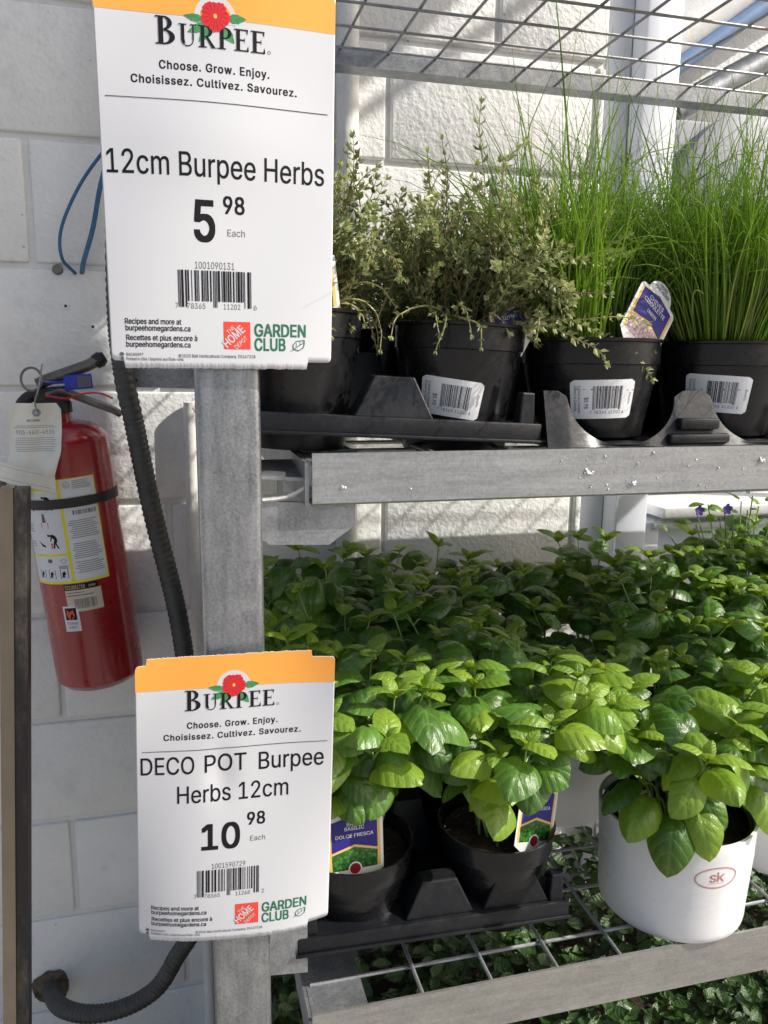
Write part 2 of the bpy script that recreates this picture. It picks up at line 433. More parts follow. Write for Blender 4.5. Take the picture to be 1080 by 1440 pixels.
# ------------------------------------------------------------------ printing on surfaces
_tc = {}; _bold_n = {}
FONT = None; CAPH = 0.7
def _font():
    # the interface typeface inside Blender itself (plain grotesque); the built-in one if it is not there
    global FONT, CAPH
    import os
    try:
        FONT = bpy.data.fonts.load(os.path.join(bpy.utils.resource_path('LOCAL'), 'datafiles', 'fonts', 'Inter.woff2'))
    except Exception:
        FONT = None
    cu = bpy.data.curves.new('h', 'FONT'); cu.body = 'H'
    if FONT: cu.font = FONT
    ob = bpy.data.objects.new('h', cu); COL.objects.link(ob); bpy.context.view_layer.update()
    h = ob.dimensions.y
    if h > 0.3: CAPH = h
    else: FONT = None
    bpy.data.objects.remove(ob); bpy.data.curves.remove(cu)
_font()
def text_mesh(body, bold=0.0, spacing=1.0):
    """glyph outlines at cap height 1, left edge at x = 0, baseline at y = 0: (verts, faces, width)"""
    key = (body, bold, spacing)
    if key in _tc: return _tc[key]
    cu = bpy.data.curves.new('text', 'FONT')
    cu.body = body; cu.size = 1.0; cu.space_character = spacing
    cu.resolution_u = 3
    if FONT: cu.font = FONT
    ob = bpy.data.objects.new('text', cu)
    COL.objects.link(ob)
    bpy.context.view_layer.update()
    dg = bpy.context.evaluated_depsgraph_get()
    cv = ob.to_curve(dg)
    loops = []
    for sp in cv.splines:
        P = sp.bezier_points; n = len(P); out = []
        if n < 2: continue
        for i in range(n):
            a, c = P[i], P[(i + 1) % n]
            straight = (a.handle_right - a.co).length < 1e-5 and (c.handle_left - c.co).length < 1e-5
            steps = 1 if straight or a.handle_right_type == 'VECTOR' and c.handle_left_type == 'VECTOR' else 4
            for k in range(steps):
                t = k / steps; u = 1 - t
                q = a.co * u ** 3 + a.handle_right * 3 * u * u * t + c.handle_left * 3 * u * t * t + c.co * t ** 3
                out.append((q.x / CAPH, q.y / CAPH))
        loops.append(out)
    ob.to_curve_clear()
    # the outlines of a variable face overlap themselves: triangulate, keep what has a winding number
    cv_, ce_ = [], []
    for lp in loops:
        n0 = len(cv_)
        cv_ += [Vector(p) for p in lp]; ce_ += [(n0 + i, n0 + (i + 1) % len(lp)) for i in range(len(lp))]
    rv, _e, rf, _a, _b, _c = delaunay_2d_cdt(cv_, ce_, [], 0, 1e-6)
    V2 = np.array([(v.x, v.y) for v in rv]); F3 = np.array([f for f in rf if len(f) == 3], dtype=int)
    cen = V2[F3].mean(axis=1)
    A = np.array([cv_[e[0]] for e in ce_]); Bp = np.array([cv_[e[1]] for e in ce_])
    wnd = np.zeros(len(cen), dtype=int)
    cx = cen[:, 0:1]; cy = cen[:, 1:2]
    upw = (A[None, :, 1] <= cy) & (Bp[None, :, 1] > cy); dnw = (A[None, :, 1] > cy) & (Bp[None, :, 1] <= cy)
    side = (Bp[None, :, 0] - A[None, :, 0]) * (cy - A[None, :, 1]) - (cx - A[None, :, 0]) * (Bp[None, :, 1] - A[None, :, 1])
    wnd = (upw & (side > 0)).sum(axis=1) - (dnw & (side < 0)).sum(axis=1)
    vs = [tuple(map(float, v)) for v in V2]
    fs = [tuple(int(i) for i in f) for f, w_ in zip(F3, wnd) if w_ != 0]
    x0 = min(v[0] for v in vs); x1 = max(v[0] for v in vs)
    vs = [(v[0] - x0, v[1]) for v in vs]
    bpy.data.objects.remove(ob); bpy.data.curves.remove(cu)
    if bold > 0:
        # heavier face: the outlines printed again, shifted by the extra stroke weight
        n = len(vs); ov, of = vs, fs; vs = []; fs = []
        sh = [(0, 0), (bold * 1.6, 0), (0, bold), (bold * 1.6, bold), (bold * 0.8, bold * 0.5)]
        for k, (sx_, sy_) in enumerate(sh):
            vs += [(x + sx_, y + sy_ - bold * 0.5) for x, y in ov]
            fs += [tuple(i + n * k for i in f) for f in of]
        _bold_n[key] = n
        x1 += bold * 1.6
    _tc[key] = (vs, fs, x1 - x0)
    return _tc[key]

class Print:
    """flat print laid on a surface: S(u, v, lift) -> point; u to the right, v downwards"""
    def __init__(s, S, parent):
        s.S = S; s.parent = parent
    def mesh(s, name, pts, faces, mat, lift=0.0003):
        me = bpy.data.meshes.new(name)
        me.from_pydata([tuple(s.S(u, v, lift * 0.28)) for u, v in pts], [], faces)
        me.materials.append(mat)
        return link(name, me, s.parent)
    def text(s, name, body, u0, u1, vbase, cap, mat, bold=0.0, rot=0.0, lift=0.0005, spacing=1.0, slope=0.0):
        vs, fs, w = text_mesh(body, bold, spacing)
        kx = (u1 - u0) / w
        cr, sr = math.cos(rot), math.sin(rot)
        pts = []
        for x, y in vs:
            a, b = x * kx, y * cap
            pts.append((u0 + a * cr - b * sr, vbase - (a * sr + b * cr) + slope * a))
        nb = _bold_n.get((body, bold, spacing), 0)
        if not nb: return s.mesh(name, pts, fs, mat, lift)
        me = bpy.data.meshes.new(name)
        me.from_pydata([tuple(s.S(u, v, lift * 0.28 + 0.000012 * (i // nb))) for i, (u, v) in enumerate(pts)], [], fs)
        me.materials.append(mat)
        return link(name, me, s.parent)
    def poly(s, name, pts, mat, lift=0.0003):
        return s.mesh(name, pts, [tuple(range(len(pts)))], mat, lift)
    def grid(s, name, fn, nu, nv, mat, lift=0.0003):
        pts = [fn(i / nu, j / nv) for j in range(nv + 1) for i in range(nu + 1)]
        fs = [(j * (nu + 1) + i, j * (nu + 1) + i + 1, (j + 1) * (nu + 1) + i + 1, (j + 1) * (nu + 1) + i)
              for j in range(nv) for i in range(nu)]
        return s.mesh(name, pts, fs, mat, lift)
    def rect(s, name, u0, u1, v0, v1, mat, lift=0.0003, n=8, m_=4):
        return s.grid(name, lambda a, b: (u0 + (u1 - u0) * a, v0 + (v1 - v0) * b), n, m_, mat, lift)
    def rects(s, name, rs, mat, lift=0.0003, sub=3):
        pts = []; fs = []
        for (u0, u1, v0, v1) in rs:
            su = max(1, int((u1 - u0) / 0.004))
            for k in range(sub):
                for j in range(su):
                    a = v0 + (v1 - v0) * k / sub; b = v0 + (v1 - v0) * (k + 1) / sub
                    c = u0 + (u1 - u0) * j / su; d = u0 + (u1 - u0) * (j + 1) / su
                    n = len(pts)
                    pts += [(c, a), (d, a), (d, b), (c, b)]
                    fs.append((n, n + 1, n + 2, n + 3))
        o = s.mesh(name, pts, fs, mat, lift); o['kind'] = 'stuff'
        return o

def barcode(u0, u1, v0, v1, seed, guard=0.0):
    rg = random.Random(seed)
    mods = 95; w = (u1 - u0) / mods
    rs = []; k = 0
    while k < mods:
        b = rg.choice((1, 1, 1, 2, 2, 3)); g = rg.choice((1, 1, 2, 2, 3))
        if k < 3 or 45 <= k < 50 or k > 91: b = g = 1
        e = guard if (k < 10 or 45 <= k < 50 or k > 84) else 0
        if guard and k < 4: b = 1
        rs.append((u0 + k * w, u0 + min(mods, k + b) * w * 1.0, v0, v1 + e))
        k += b + g
    return rs

def disc(cx, cy, rx, ry, n=28, a0=0.0, a1=2 * math.pi):
    full = abs(a1 - a0 - 2 * math.pi) < 1e-6
    c = n if full else n + 1
    return [(cx + rx * math.cos(a0 + (a1 - a0) * k / n), cy + ry * math.sin(a0 + (a1 - a0) * k / n)) for k in range(c)]

def ringfaces(outer, inner, closed=True):
    n = len(outer)
    fs = []
    for i in range(n if closed else n - 1):
        j = (i + 1) % n
        fs.append((i, j, n + j, n + i))
    return outer + inner, fs

def serif_word(word, sizes):
    """roman capitals with thick stems, thin arms and bracket serifs; y up, baseline 0"""
    V = []; F = []; x = 0.0
    def add(pts, fs, s, ox):
        n = len(V)
        V.extend([(ox + p[0] * s, p[1] * s) for p in pts]); F.extend([tuple(i + n for i in f) for f in fs])
    def rc(a, b, c, d): return [(a, c), (b, c), (b, d), (a, d)], [(0, 1, 2, 3)]
    def bowl(cx, cy, rxo, ryo, rxi, ryi, a0=-math.pi / 2, a1=math.pi / 2):
        o = disc(cx, cy, rxo, ryo, 20, a0, a1); i = disc(cx, cy, rxi, ryi, 20, a0, a1)
        return ringfaces(o, i, False)
    widths = dict(B=0.72, U=0.78, R=0.78, P=0.66, E=0.68)
    for ch, s in zip(word, sizes):
        sh = []
        if ch in 'BRPE':
            sh += [rc(.10, .26, 0, 1), rc(0, .36, 0, .05), rc(0, .36, .95, 1)]
        if ch == 'E':
            sh += [rc(.25, .60, 0, .06), rc(.25, .60, .94, 1), rc(.25, .46, .48, .54),
                   ([(.62, .28), (.55, .04), (.60, 0), (.645, 0)], [(0, 1, 2, 3)]),
                   ([(.59, .74), (.62, 1), (.575, 1), (.53, .96)], [(0, 1, 2, 3)]), rc(.45, .475, .40, .62)]
        if ch in 'PR':
            sh += [bowl(.30, .735, .31, .265, .145, .21), rc(.25, .31, .945, 1), rc(.25, .31, .47, .525)]
        if ch == 'R':
            sh += [([(.30, .50), (.42, .50), (.72, .03), (.56, .03)], [(0, 1, 2, 3)]), rc(.56, .80, 0, .035)]
        if ch == 'B':
            sh += [bowl(.28, .76, .28, .24, .13, .185), bowl(.28, .27, .37, .27, .19, .215), rc(.25, .29, .96, 1),
                   rc(.25, .29, .50, .54), rc(.25, .29, 0, .04)]
        if ch == 'U':
            sh += [rc(.10, .24, .30, 1), rc(.585, .645, .30, 1), rc(0, .34, .95, 1), rc(.49, .75, .95, 1),
                   bowl(.37, .30, .27, .31, .23, .26, math.pi, 2 * math.pi),
                   ([(.10, .30), (.24, .30), (.28, .12), (.17, .10)], [(0, 1, 2, 3)])]
        for p, f in sh: add(p, f, s, x)
        x += (widths[ch] + 0.06) * s
    return V, F, x

# ------------------------------------------------------------------ the setting: ground
b = MB(); b.add([(-400, -400, -1.5), (400, -400, -1.5), (400, 400, -1.5), (-400, 400, -1.5)], [(0, 1, 2, 3)])
tag(b.build('ground', M['asphalt']), kind='structure')

# ------------------------------------------------------------------ block wall
WY = 1.45
wall = empty('block_wall', (0, WY, -1.5), 'white painted concrete block wall behind the metal plant rack', 'wall')
CH = 0.2
z_ref = 0.348
rg = random.Random(4)
WX1 = 0.795
bb = MB(); bb.box(-2.2, WX1 - 0.004, 0.0065, 0.20, 0.0, 2.45)
bb.build('mortar', M['mortar'], wall)
course = 0
z = z_ref - CH * 10
blockcache = {}
while z < 0.95:
    k = int(round((z - z_ref) / CH))
    off = 0.375 if k % 2 == 0 else 0.175
    xs = [off + 0.4 * i for i in range(-8, 3)]
    for xa in xs:
        xb = xa + 0.4
        if xa >= WX1 - 0.01 or xb < -2.1: continue
        xb2 = min(xb, WX1)
        w = xb2 - xa
        key = round(w, 3)
        if key not in blockcache:
            q = MB(); q.box(0.0050, w - (0.0050 if xb2 == xb else 0.0), -0.0, 0.19, 0.0050, CH - 0.0050, bev=0.0042, seg=3)
            ob = q.build('block', M['wall'], wall, smooth=True)
            blockcache[key] = ob.data
        else:
            ob = link('block', blockcache[key], wall)
        ob.location = (xa, rg.uniform(-0.0012, 0.0012), z + 1.5)
    z += CH

# ------------------------------------------------------------------ door bay right of the wall's end
door = empty('door_frame', (0.8, 1.5, -1.5), 'white painted doorway and column at the end of the block wall', 'doorway')
def P_(mb, name, mat, sm=False):
    # built in world coordinates; shift into the frame of the parent
    def f(parent):
        lx, ly, lz = parent.location
        mb.v = [(x - lx, y - ly, z - lz) for x, y, z in mb.v]
        return mb.build(name, mat, parent, smooth=sm)
    return f
q = MB(); q.box(0.799, 0.875, 1.50, 1.62, -1.5, 1.0, bev=0.003); P_(q, 'jamb', M['grey_paint'] if False else M['door_paint'], True)(door)
q = MB(); q.box(0.877, 0.955, 1.455, 1.62, -1.5, 1.0, bev=0.006); P_(q, 'column', M['door_paint'], True)(door)
q = MB(); q.box(0.957, 1.00, 1.475, 1.60, -1.5, -0.335, bev=0.004); P_(q, 'stile', M['door_paint'], True)(door)
q = MB(); q.box(1.00, 2.2, 1.50, 1.56, -1.5, -0.335, bev=0.004); P_(q, 'door_panel', M['door_paint'], True)(door)
q = MB(); q.box(0.985, 2.2, 1.44, 1.60, -0.322, -0.298, bev=0.004); P_(q, 'sill', M['white_paint'], True)(door)
q = MB(); q.box(0.985, 2.2, 1.465, 1.60, -0.350, -0.338, bev=0.003); P_(q, 'sill_trim', M['white_paint'], True)(door)

# second wall, further back, seen through the opening
wall2 = empty('rear_wall', (0.96, 2.1, -1.5), 'rough white wall deeper inside the opening at the right', 'wall')
q = MB(); q.box(0.90, 4.0, 2.10, 2.3, -1.5, 2.2); P_(q, 'wall_face', M['wall'])(wall2)
q = MB(); q.tube([(1.22, 2.02, 0.715), (1.561, 2.0, 0.95), (1.9, 1.98, 1.18)], 0.022, 20)
t = empty('blue_pipe', (1.15, 2.02, 0.34), 'blue and white pipe running diagonally past the rear wall at top right', 'pipe')
P_(q, 'pipe', M['pale_blue'], True)(t)
q = MB(); q.tube([(1.20, 2.03, 0.785), (1.55, 2.02, 1.03), (1.9, 2.0, 1.27)], 0.055, 20)
P_(q, 'white_sleeve', M['white_paint'], True)(t)
q = MB(); q.tube([(1.30, 2.00, 0.66), (1.60, 1.99, 0.83), (2.0, 1.97, 1.06)], 0.030, 20)
P_(q, 'grey_sleeve', M['galv'], True)(t)
q = MB(); q.lathe([(0.0, -0.03), (0.22, -0.03), (0.245, -0.015), (0.245, 0.03), (0.0, 0.03)], 48)
q.v = [(1.52 + x, 1.94 + z_, 0.42 + y) for x, y, z_ in q.v]
t = empty('round_cover', (1.52, 1.94, 0.42), 'large round grey cover on the rear wall behind the chives', 'cover')
P_(q, 'cover_disc', M['grey_paint'], True)(t)
q = MB(); q.box(1.02, 2.4, 1.98, 2.06, -0.35, 0.64, bev=0.01); 
t = empty('grey_cabinet', (1.02, 1.99, -1.5), 'flat grey cabinet standing against the rear wall behind the chives', 'cabinet')
q.box(1.04, 2.38, 2.0, 2.06, -1.5, -0.352)
P_(q, 'cabinet_body', M['grey_paint'], True)(t)

# unseen awning, added above the frame to put the upper left wall in shade
aw = empty('door_awning', (1.0, 1.45, 1.9), 'flat grey awning fixed to the wall above the doorway', 'awning')
q = MB(); q.box(0.82, 1.86, 0.30, 1.45, 1.86, 1.92, bev=0.01); P_(q, 'awning_panel', M['galv_dull'], True)(aw)
q = MB(); q.tube([(0.9, 1.44, 1.45), (0.9, 0.5, 1.86)], 0.012, 10); P_(q, 'awning_arm', M['galv'], True)(aw)
q = MB(); q.tube([(1.78, 1.44, 1.45), (1.78, 0.5, 1.86)], 0.012, 10); P_(q, 'awning_arm', M['galv'], True)(aw)
#SECTION2

M['carton'] = plain('carton_board', (0.36, 0.25, 0.15), 0.8, var=0.08, scale=12)

dusty(M['white_pot'], 0.10, (0.30, 0.26, 0.20)); dusty(M['ext_red'], 0.07, (0.22, 0.17, 0.14)); dusty(M['white_paint'], 0.3, (0.30, 0.28, 0.24)); dusty(M['pipe_paint'], 0.18, (0.28, 0.22, 0.15))

# ------------------------------------------------------------------ wall fittings on the left
def smooth_path(pts, n=8):
    """Catmull-Rom through the points"""
    P = [Vector(p) for p in pts]
    P = [P[0] * 2 - P[1]] + P + [P[-1] * 2 - P[-2]]
    out = []
    for i in range(1, len(P) - 2):
        for k in range(n):
            t = k / n
            a, b_, c, d = P[i - 1], P[i], P[i + 1], P[i + 2]
            out.append(0.5 * ((2 * b_) + (-a + c) * t + (2 * a - 5 * b_ + 4 * c - d) * t * t + (-a + 3 * b_ - 3 * c + d) * t ** 3))
    out.append(P[-2])
    return out

q = MB(); q.tube([(0.297, 1.428, -1.5), (0.297, 1.428, 1.0)], 0.0195, 28)
t = empty('downpipe', (0.297, 1.428, -1.5), 'white painted downpipe fixed to the block wall behind the thyme', 'pipe')
P_(q, 'pipe', M['pipe_paint'], True)(t)
for zz in (-0.9, 0.62):
    q = MB(); q.lathe([(0.0195, -0.012), (0.0235, -0.010), (0.0235, 0.010), (0.0195, 0.012)], 28, (0.297, 1.428, zz)); P_(q, 'collar', M['pipe_paint'], True)(t)

t = empty('thin_pipe', (0.02, 1.432, -1.5), 'thin white painted pipe with an elbow, left of the galvanised post', 'pipe')
q = MB(); q.tube(smooth_path([(0.018, 1.432, -1.5), (0.018, 1.432, -0.6), (0.018, 1.432, -0.12), (0.024, 1.432, -0.085), (0.05, 1.432, -0.072), (0.12, 1.432, -0.070), (0.26, 1.432, -0.070)], 6), 0.0125, 16)
P_(q, 'pipe', M['pipe_paint'], True)(t)
q = MB(); q.box(-0.005, 0.041, 1.436, 1.449, -1.02, -0.985, bev=0.003); P_(q, 'clip', M['pipe_paint'], True)(t)

# ribbed hose
hp = smooth_path([(-0.06, 1.40, 0.75), (-0.075, 1.38, 0.45), (-0.088, 1.33, 0.12), (-0.083, 1.30, -0.012), (-0.069, 1.30, -0.105), (-0.048, 1.30, -0.242),
                  (-0.020, 1.30, -0.387), (-0.007, 1.30, -0.487), (0.008, 1.30, -0.66), (0.016, 1.30, -0.86), (-0.008, 1.30, -1.00), (-0.040, 1.30, -1.058),
                  (-0.078, 1.31, -1.125), (-0.135, 1.32, -1.162), (-0.197, 1.33, -1.172), (-0.248, 1.36, -1.175), (-0.275, 1.42, -1.19), (-0.283, 1.50, -1.20)], 60)
# resample evenly, alternate the radius for the ribs
dense = [hp[0]]
acc = 0
for i in range(1, len(hp)):
    acc += (hp[i] - hp[i - 1]).length
    if acc > 0.0017:
        dense.append(hp[i]); acc = 0
rad = [0.0152 + (0.0008 if (i % 4) in (0, 1) else -0.0004) for i in range(len(dense))]
q = MB(); q.tube(dense, rad, 18)
o = q.build('ribbed_hose', M['hose'], None, smooth=True, sharp=60)
tag(o, 'black ribbed flexible hose hanging down the wall beside the extinguisher', 'hose')
# foam-filled hole where it enters the wall
bm_ = bmesh.new(); bmesh.ops.create_icosphere(bm_, subdivisions=4, radius=1)
for v in bm_.verts:
    n_ = noise.noise(v.co * 1.6) * 0.25 + noise.noise(v.co * 9) * 0.07 + noise.noise(v.co * 22) * 0.05
    v.co = Vector((v.co.x * 0.034, v.co.y * 0.016, v.co.z * 0.034)) * (1 + n_) + Vector((-0.280, 1.450, -1.200))
me = bpy.data.meshes.new('pipe_seal'); bm_.to_mesh(me); bm_.free(); me.materials.append(M['rust_hole']); me.shade_smooth()
tag(link('pipe_seal', me), 'crumbling dark filler around the hose where it enters the wall', 'filler')

# blue wire loop
q = MB()
q.tube(smooth_path([(-0.07, 1.40, 0.36), (-0.10, 1.405, 0.325), (-0.140, 1.405, 0.27), (-0.172, 1.41, 0.205), (-0.176, 1.42, 0.160), (-0.160, 1.45, 0.138)], 8), 0.0028, 8)
q.tube(smooth_path([(-0.150, 1.452, 0.140), (-0.142, 1.42, 0.157), (-0.125, 1.41, 0.205), (-0.112, 1.405, 0.26), (-0.10, 1.40, 0.30)], 8), 0.0040, 8)
o = q.build('blue_wire', M['blue_wire'], None, smooth=True)
tag(o, 'thin blue wire looping out of a hole in the left wall', 'wire')
q = MB(); q.lathe([(0.0, -0.004), (0.006, -0.004), (0.0085, -0.001), (0.0085, 0.003), (0, 0.003)], 16)
q.v = [(-0.187 + x, 1.448 + z_, 0.143 + y) for x, y, z_ in q.v]
tag(q.build('wall_bolt', M['ext_metal'], None, smooth=True), 'round rusty bolt head in the wall joint beside the blue wire', 'bolt')
for i, (x, z_, lb) in enumerate([(-0.178, 0.085, 'small white wall plug with a dark centre below the blue wire'), (-0.137, 0.052, 'tiny wall plug near the top card, lower of the two')]):
    q = MB(); q.lathe([(0.0025, -0.0015), (0.006, -0.001), (0.0065, 0.003)], 14); q.v = [(x + a, 1.449 + c, z_ + b_) for a, b_, c in q.v]
    q2 = MB(); q2.lathe([(0, 0.001), (0.0027, 0.001), (0.0027, 0.003), (0, 0.003)], 12); q2.v = [(x + a, 1.4475 + c * 0.5, z_ + b_) for a, b_, c in q2.v]
    e = empty('wall_plug', (x, 1.449, z_), lb, 'wall plug', 'plugs in the left wall')
    P_(q, 'plug_ring', M['white_paint'], True)(e); P_(q2, 'plug_hole', M['ext_black'], True)(e)

# leaning beige steel upright at the far left
t = empty('steel_upright', (-0.2, 1.1, -1.5), 'scuffed beige steel upright with a dark side at the left edge', 'upright')
def upright_box(x0a, x1a, x0b, x1b, y0, y1, za, zb):
    q = MB()
    q.add([(x0a, y0, za), (x1a, y0, za), (x1a, y1, za), (x0a, y1, za), (x0b, y0, zb), (x1b, y0, zb), (x1b, y1, zb), (x0b, y1, zb)],
          [(0, 1, 5, 4), (3, 2, 6, 7)[::-1], (0, 3, 7, 4)[::-1], (4, 5, 6, 7), (0, 1, 2, 3)[::-1]])
    return q
def upright_side(x1a, x1b, y0, y1, za, zb, th=0.004):
    q = MB()
    q.add([(x1a + 0.0005, y0 + 0.001, za), (x1a + th, y0 + 0.001, za), (x1a + th, y1, za), (x1a + 0.0005, y1, za),
           (x1b + 0.0005, y0 + 0.001, zb), (x1b + th, y0 + 0.001, zb), (x1b + th, y1, zb), (x1b + 0.0005, y1, zb)],
          [(0, 1, 5, 4), (1, 2, 6, 5), (2, 3, 7, 6), (3, 0, 4, 7), (4, 5, 6, 7), (0, 3, 2, 1)])
    return q
#UPRIGHT
UX_b, UX_t = -0.306, -0.219
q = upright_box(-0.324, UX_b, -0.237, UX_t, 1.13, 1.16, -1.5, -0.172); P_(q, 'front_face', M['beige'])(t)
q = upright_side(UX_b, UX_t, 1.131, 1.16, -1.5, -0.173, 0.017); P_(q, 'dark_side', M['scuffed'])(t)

# extinguisher
EX, EY = -0.1450, 1.352
ext = empty('fire_extinguisher', (EX, EY, -0.537), 'red fire extinguisher with an instruction label strapped to the left wall', 'fire extinguisher')
ext.rotation_euler = (0.0, R(-5.5), 0)
er = 0.0700
prof = [(0, 0.0), (0.052, 0.0), (0.058, 0.003), (er - 0.001, 0.014), (er, 0.026), (er, 0.405)]
for k in range(1, 13):
    a = math.pi / 2 * k / 12
    prof.append((0.021 + (er - 0.021) * math.cos(a), 0.405 + 0.034 * math.sin(a)))
prof += [(0.0205, 0.444), (0.0205, 0.452), (0.0, 0.452)]
q = MB(); q.lathe(prof, 72); q.build('cylinder_body', M['ext_red'], ext, smooth=True)
q = MB(); q.lathe([(0.0, 0.4525), (0.0235, 0.4525), (0.0235, 0.468), (0.018, 0.476), (0.014, 0.484), (0, 0.484)], 28); q.box(-0.030, 0.020, -0.013, 0.013, 0.464, 0.494, bev=0.004)
valve = q.build('valve', M['ext_black'], ext, smooth=True)
# upper lever and lower handle, pointing right; discharge horn towards the left
q = MB()
path = [(-0.022, 0, 0.500), (-0.005, 0, 0.506), (0.025, 0, 0.514), (0.055, 0, 0.522), (0.072, 0, 0.529), (0.078, 0, 0.530)]
q.tube(smooth_path(path, 4), 0.0095, 14)
q.v = [(x, y * 1.25, z_) for x, y, z_ in q.v]
q.build('lever', M['ext_metal'], ext, smooth=True)
q = MB(); q.lathe([(0, 0.0), (0.0115, 0.0), (0.0125, 0.010), (0.008, 0.018), (0, 0.019)], 18)
rot = Matrix.Rotation(R(66), 3, 'Y')
q.v = [tuple(rot @ Vector(p) + Vector((0.068, 0, 0.5265))) for p in q.v]
q.build('lever_tip', M['ext_black'], ext, smooth=True)
q = MB()
for sy in (-0.012, 0.012):
    q.tube(smooth_path([(-0.01, sy, 0.482), (0.012, sy, 0.487), (0.030, sy, 0.478), (0.060, sy * 0.9, 0.462), (0.088, sy * 0.5, 0.447), (0.093, 0, 0.440)], 5), [0.0055] * 24 + [0.004] * 2, 8)
q.add([(0.0, -0.012, 0.489), (0.032, -0.012, 0.480), (0.090, -0.004, 0.447), (0.090, 0.004, 0.447), (0.032, 0.012, 0.480), (0.0, 0.012, 0.489)], [(0, 1, 2, 3, 4, 5)])
q.build('carry_handle', M['ext_metal'], ext, smooth=True)
q = MB(); q.tube(smooth_path([(-0.026, 0, 0.484), (-0.040, -0.004, 0.480), (-0.052, -0.006, 0.466), (-0.060, -0.004, 0.44), (-0.064, 0, 0.39)], 5), 0.0095, 12)
q.build('discharge_hose', M['ext_black'], ext, smooth=True)
q = MB(); c0 = Vector((-0.026, -0.022, 0.509))
q.tube([c0 + Vector((0.0150 * math.cos(a), 0.006 * math.sin(a), 0.0175 * math.sin(a))) for a in [2 * math.pi * k / 32 for k in range(33)]], 0.0020, 8)
q.tube([(-0.012, -0.020, 0.504), (0.01, -0.016, 0.500)], 0.0022, 6)
q.build('pull_pin', M['ext_metal'], ext, smooth=True)
q = MB(); q.tube([(-0.012, -0.018, 0.501), (0.022, -0.019, 0.500)], 0.0024, 6); q.box(0.020, 0.062, -0.022, -0.018, 0.487, 0.510, bev=0.0015)
seal = q.build('tamper_seal', M['blue_plastic'], ext, smooth=True)
q = MB(); q.box(0.040, 0.060, -0.0235, -0.0222, 0.490, 0.507); q.build('seal_window', M['ink_grey'], ext)
q = MB(); q.tube(smooth_path([(-0.01, -0.022, 0.482), (0.02, -0.024, 0.475), (0.045, -0.022, 0.480), (0.070, -0.018, 0.478), (0.088, -0.016, 0.468)], 5), 0.0016, 6)
q.build('red_cord', M['red'], ext, smooth=True)
# strap
q = MB(); q.lathe([(er + 0.0004, -0.0075), (er + 0.0022, -0.0075), (er + 0.0022, 0.0075), (er + 0.0004, 0.0075)], 72, (0, 0, 0.318))
strap = q.build('strap', M['ext_black'], ext, smooth=True); strap.rotation_euler = (0, 0, 0)
q = MB(); q.box(-0.085, -0.062, -0.016, -0.004, 0.300, 0.338, bev=0.002); q.build('strap_buckle', M['ext_black'], ext, smooth=True)

class OnCyl:
    """u = arc length from the front line, v = height; parent-local"""
    def __init__(s, r, yaw, tz): s.r = r; s.yaw = yaw; s.tz = tz
    def __call__(s, u, v, l):
        a = s.yaw + u / s.r
        return (math.sin(a) * (s.r + l), -math.cos(a) * (s.r + l), s.tz - v)
# label sheet: u from -0.075 (wraps out of sight on the left) to 0.040, top at height .345
lab = Print(OnCyl(er, R(1), 0.356), ext)
lab.rect('label_sheet', -0.085, 0.047, 0.0, 0.166, M['label_yellow'], 0.0003, 40, 8)
lab.rect('label_panel', -0.006, 0.045, 0.0015, 0.162, M['label_white'], 0.0006, 16, 6)
lab.rect('label_panel', -0.084, -0.011, 0.0165, 0.117, M['label_white'], 0.0006, 20, 6)
lab.rect('label_panel', -0.084, -0.011, 0.121, 0.162, M['label_white'], 0.0006, 20, 4)
lab.text('lettering', 'INSTRUCTIONS', -0.068, -0.014, 0.0125, 0.0075, M['ink'], 0.02, lift=0.0009)
rg = random.Random(9)
rows = []
for k in range(26):
    v = 0.066 + k * 0.0033
    if k in (9, 10, 19): continue
    rows.append((-0.003 + rg.uniform(0, .006), 0.043 - rg.uniform(0, .010), v, v + 0.0017))
for k in range(5): rows.append((0.012, 0.040 - rg.uniform(0, .006), 0.004 + k * 0.0028, 0.0054 + k * 0.0028))
lab.rects('small_print', rows, M['grey_paint'], 0.0009, 1)
lab.rects('small_print', [(-0.082, -0.064 + rg.uniform(-.004, 0), 0.040 + k * 0.0036 + (k // 4) * 0.014, 0.0415 + k * 0.0036 + (k // 4) * 0.014) for k in range(11)], M['grey_paint'], 0.0009, 1)
lab.rects('label_barcode', barcode(0.010, 0.041, 0.034, 0.046, 3), M['ink'], 0.0009, 1)
lab.rects('label_barcode', barcode(0.006, 0.042, 0.0505, 0.0575, 5), M['ink'], 0.0009, 1)
lab.text('lettering', '1 21 0710 21005', 0.010, 0.038, 0.0318, 0.0028, M['ink_grey'], lift=0.0009)
def ring_print(pr, cx, cy, rx, ry, th, name, mat, lift):
    p, f = ringfaces(disc(cx, cy, rx, ry, 32), disc(cx, cy, rx - th, ry - th, 32)); return pr.mesh(name, p, f, mat, lift)
ring_print(lab, 0.003, 0.010, 0.0048, 0.0048, 0.0007, 'certification_mark', M['ink_grey'], 0.0009)
lab.text('lettering', 'UL', 0.0005, 0.0055, 0.0122, 0.0042, M['ink_grey'], lift=0.0010)
ring_print(lab, -0.019, 0.129, 0.0045, 0.0035, 0.0007, 'certification_mark', M['ink_grey'], 0.0009)
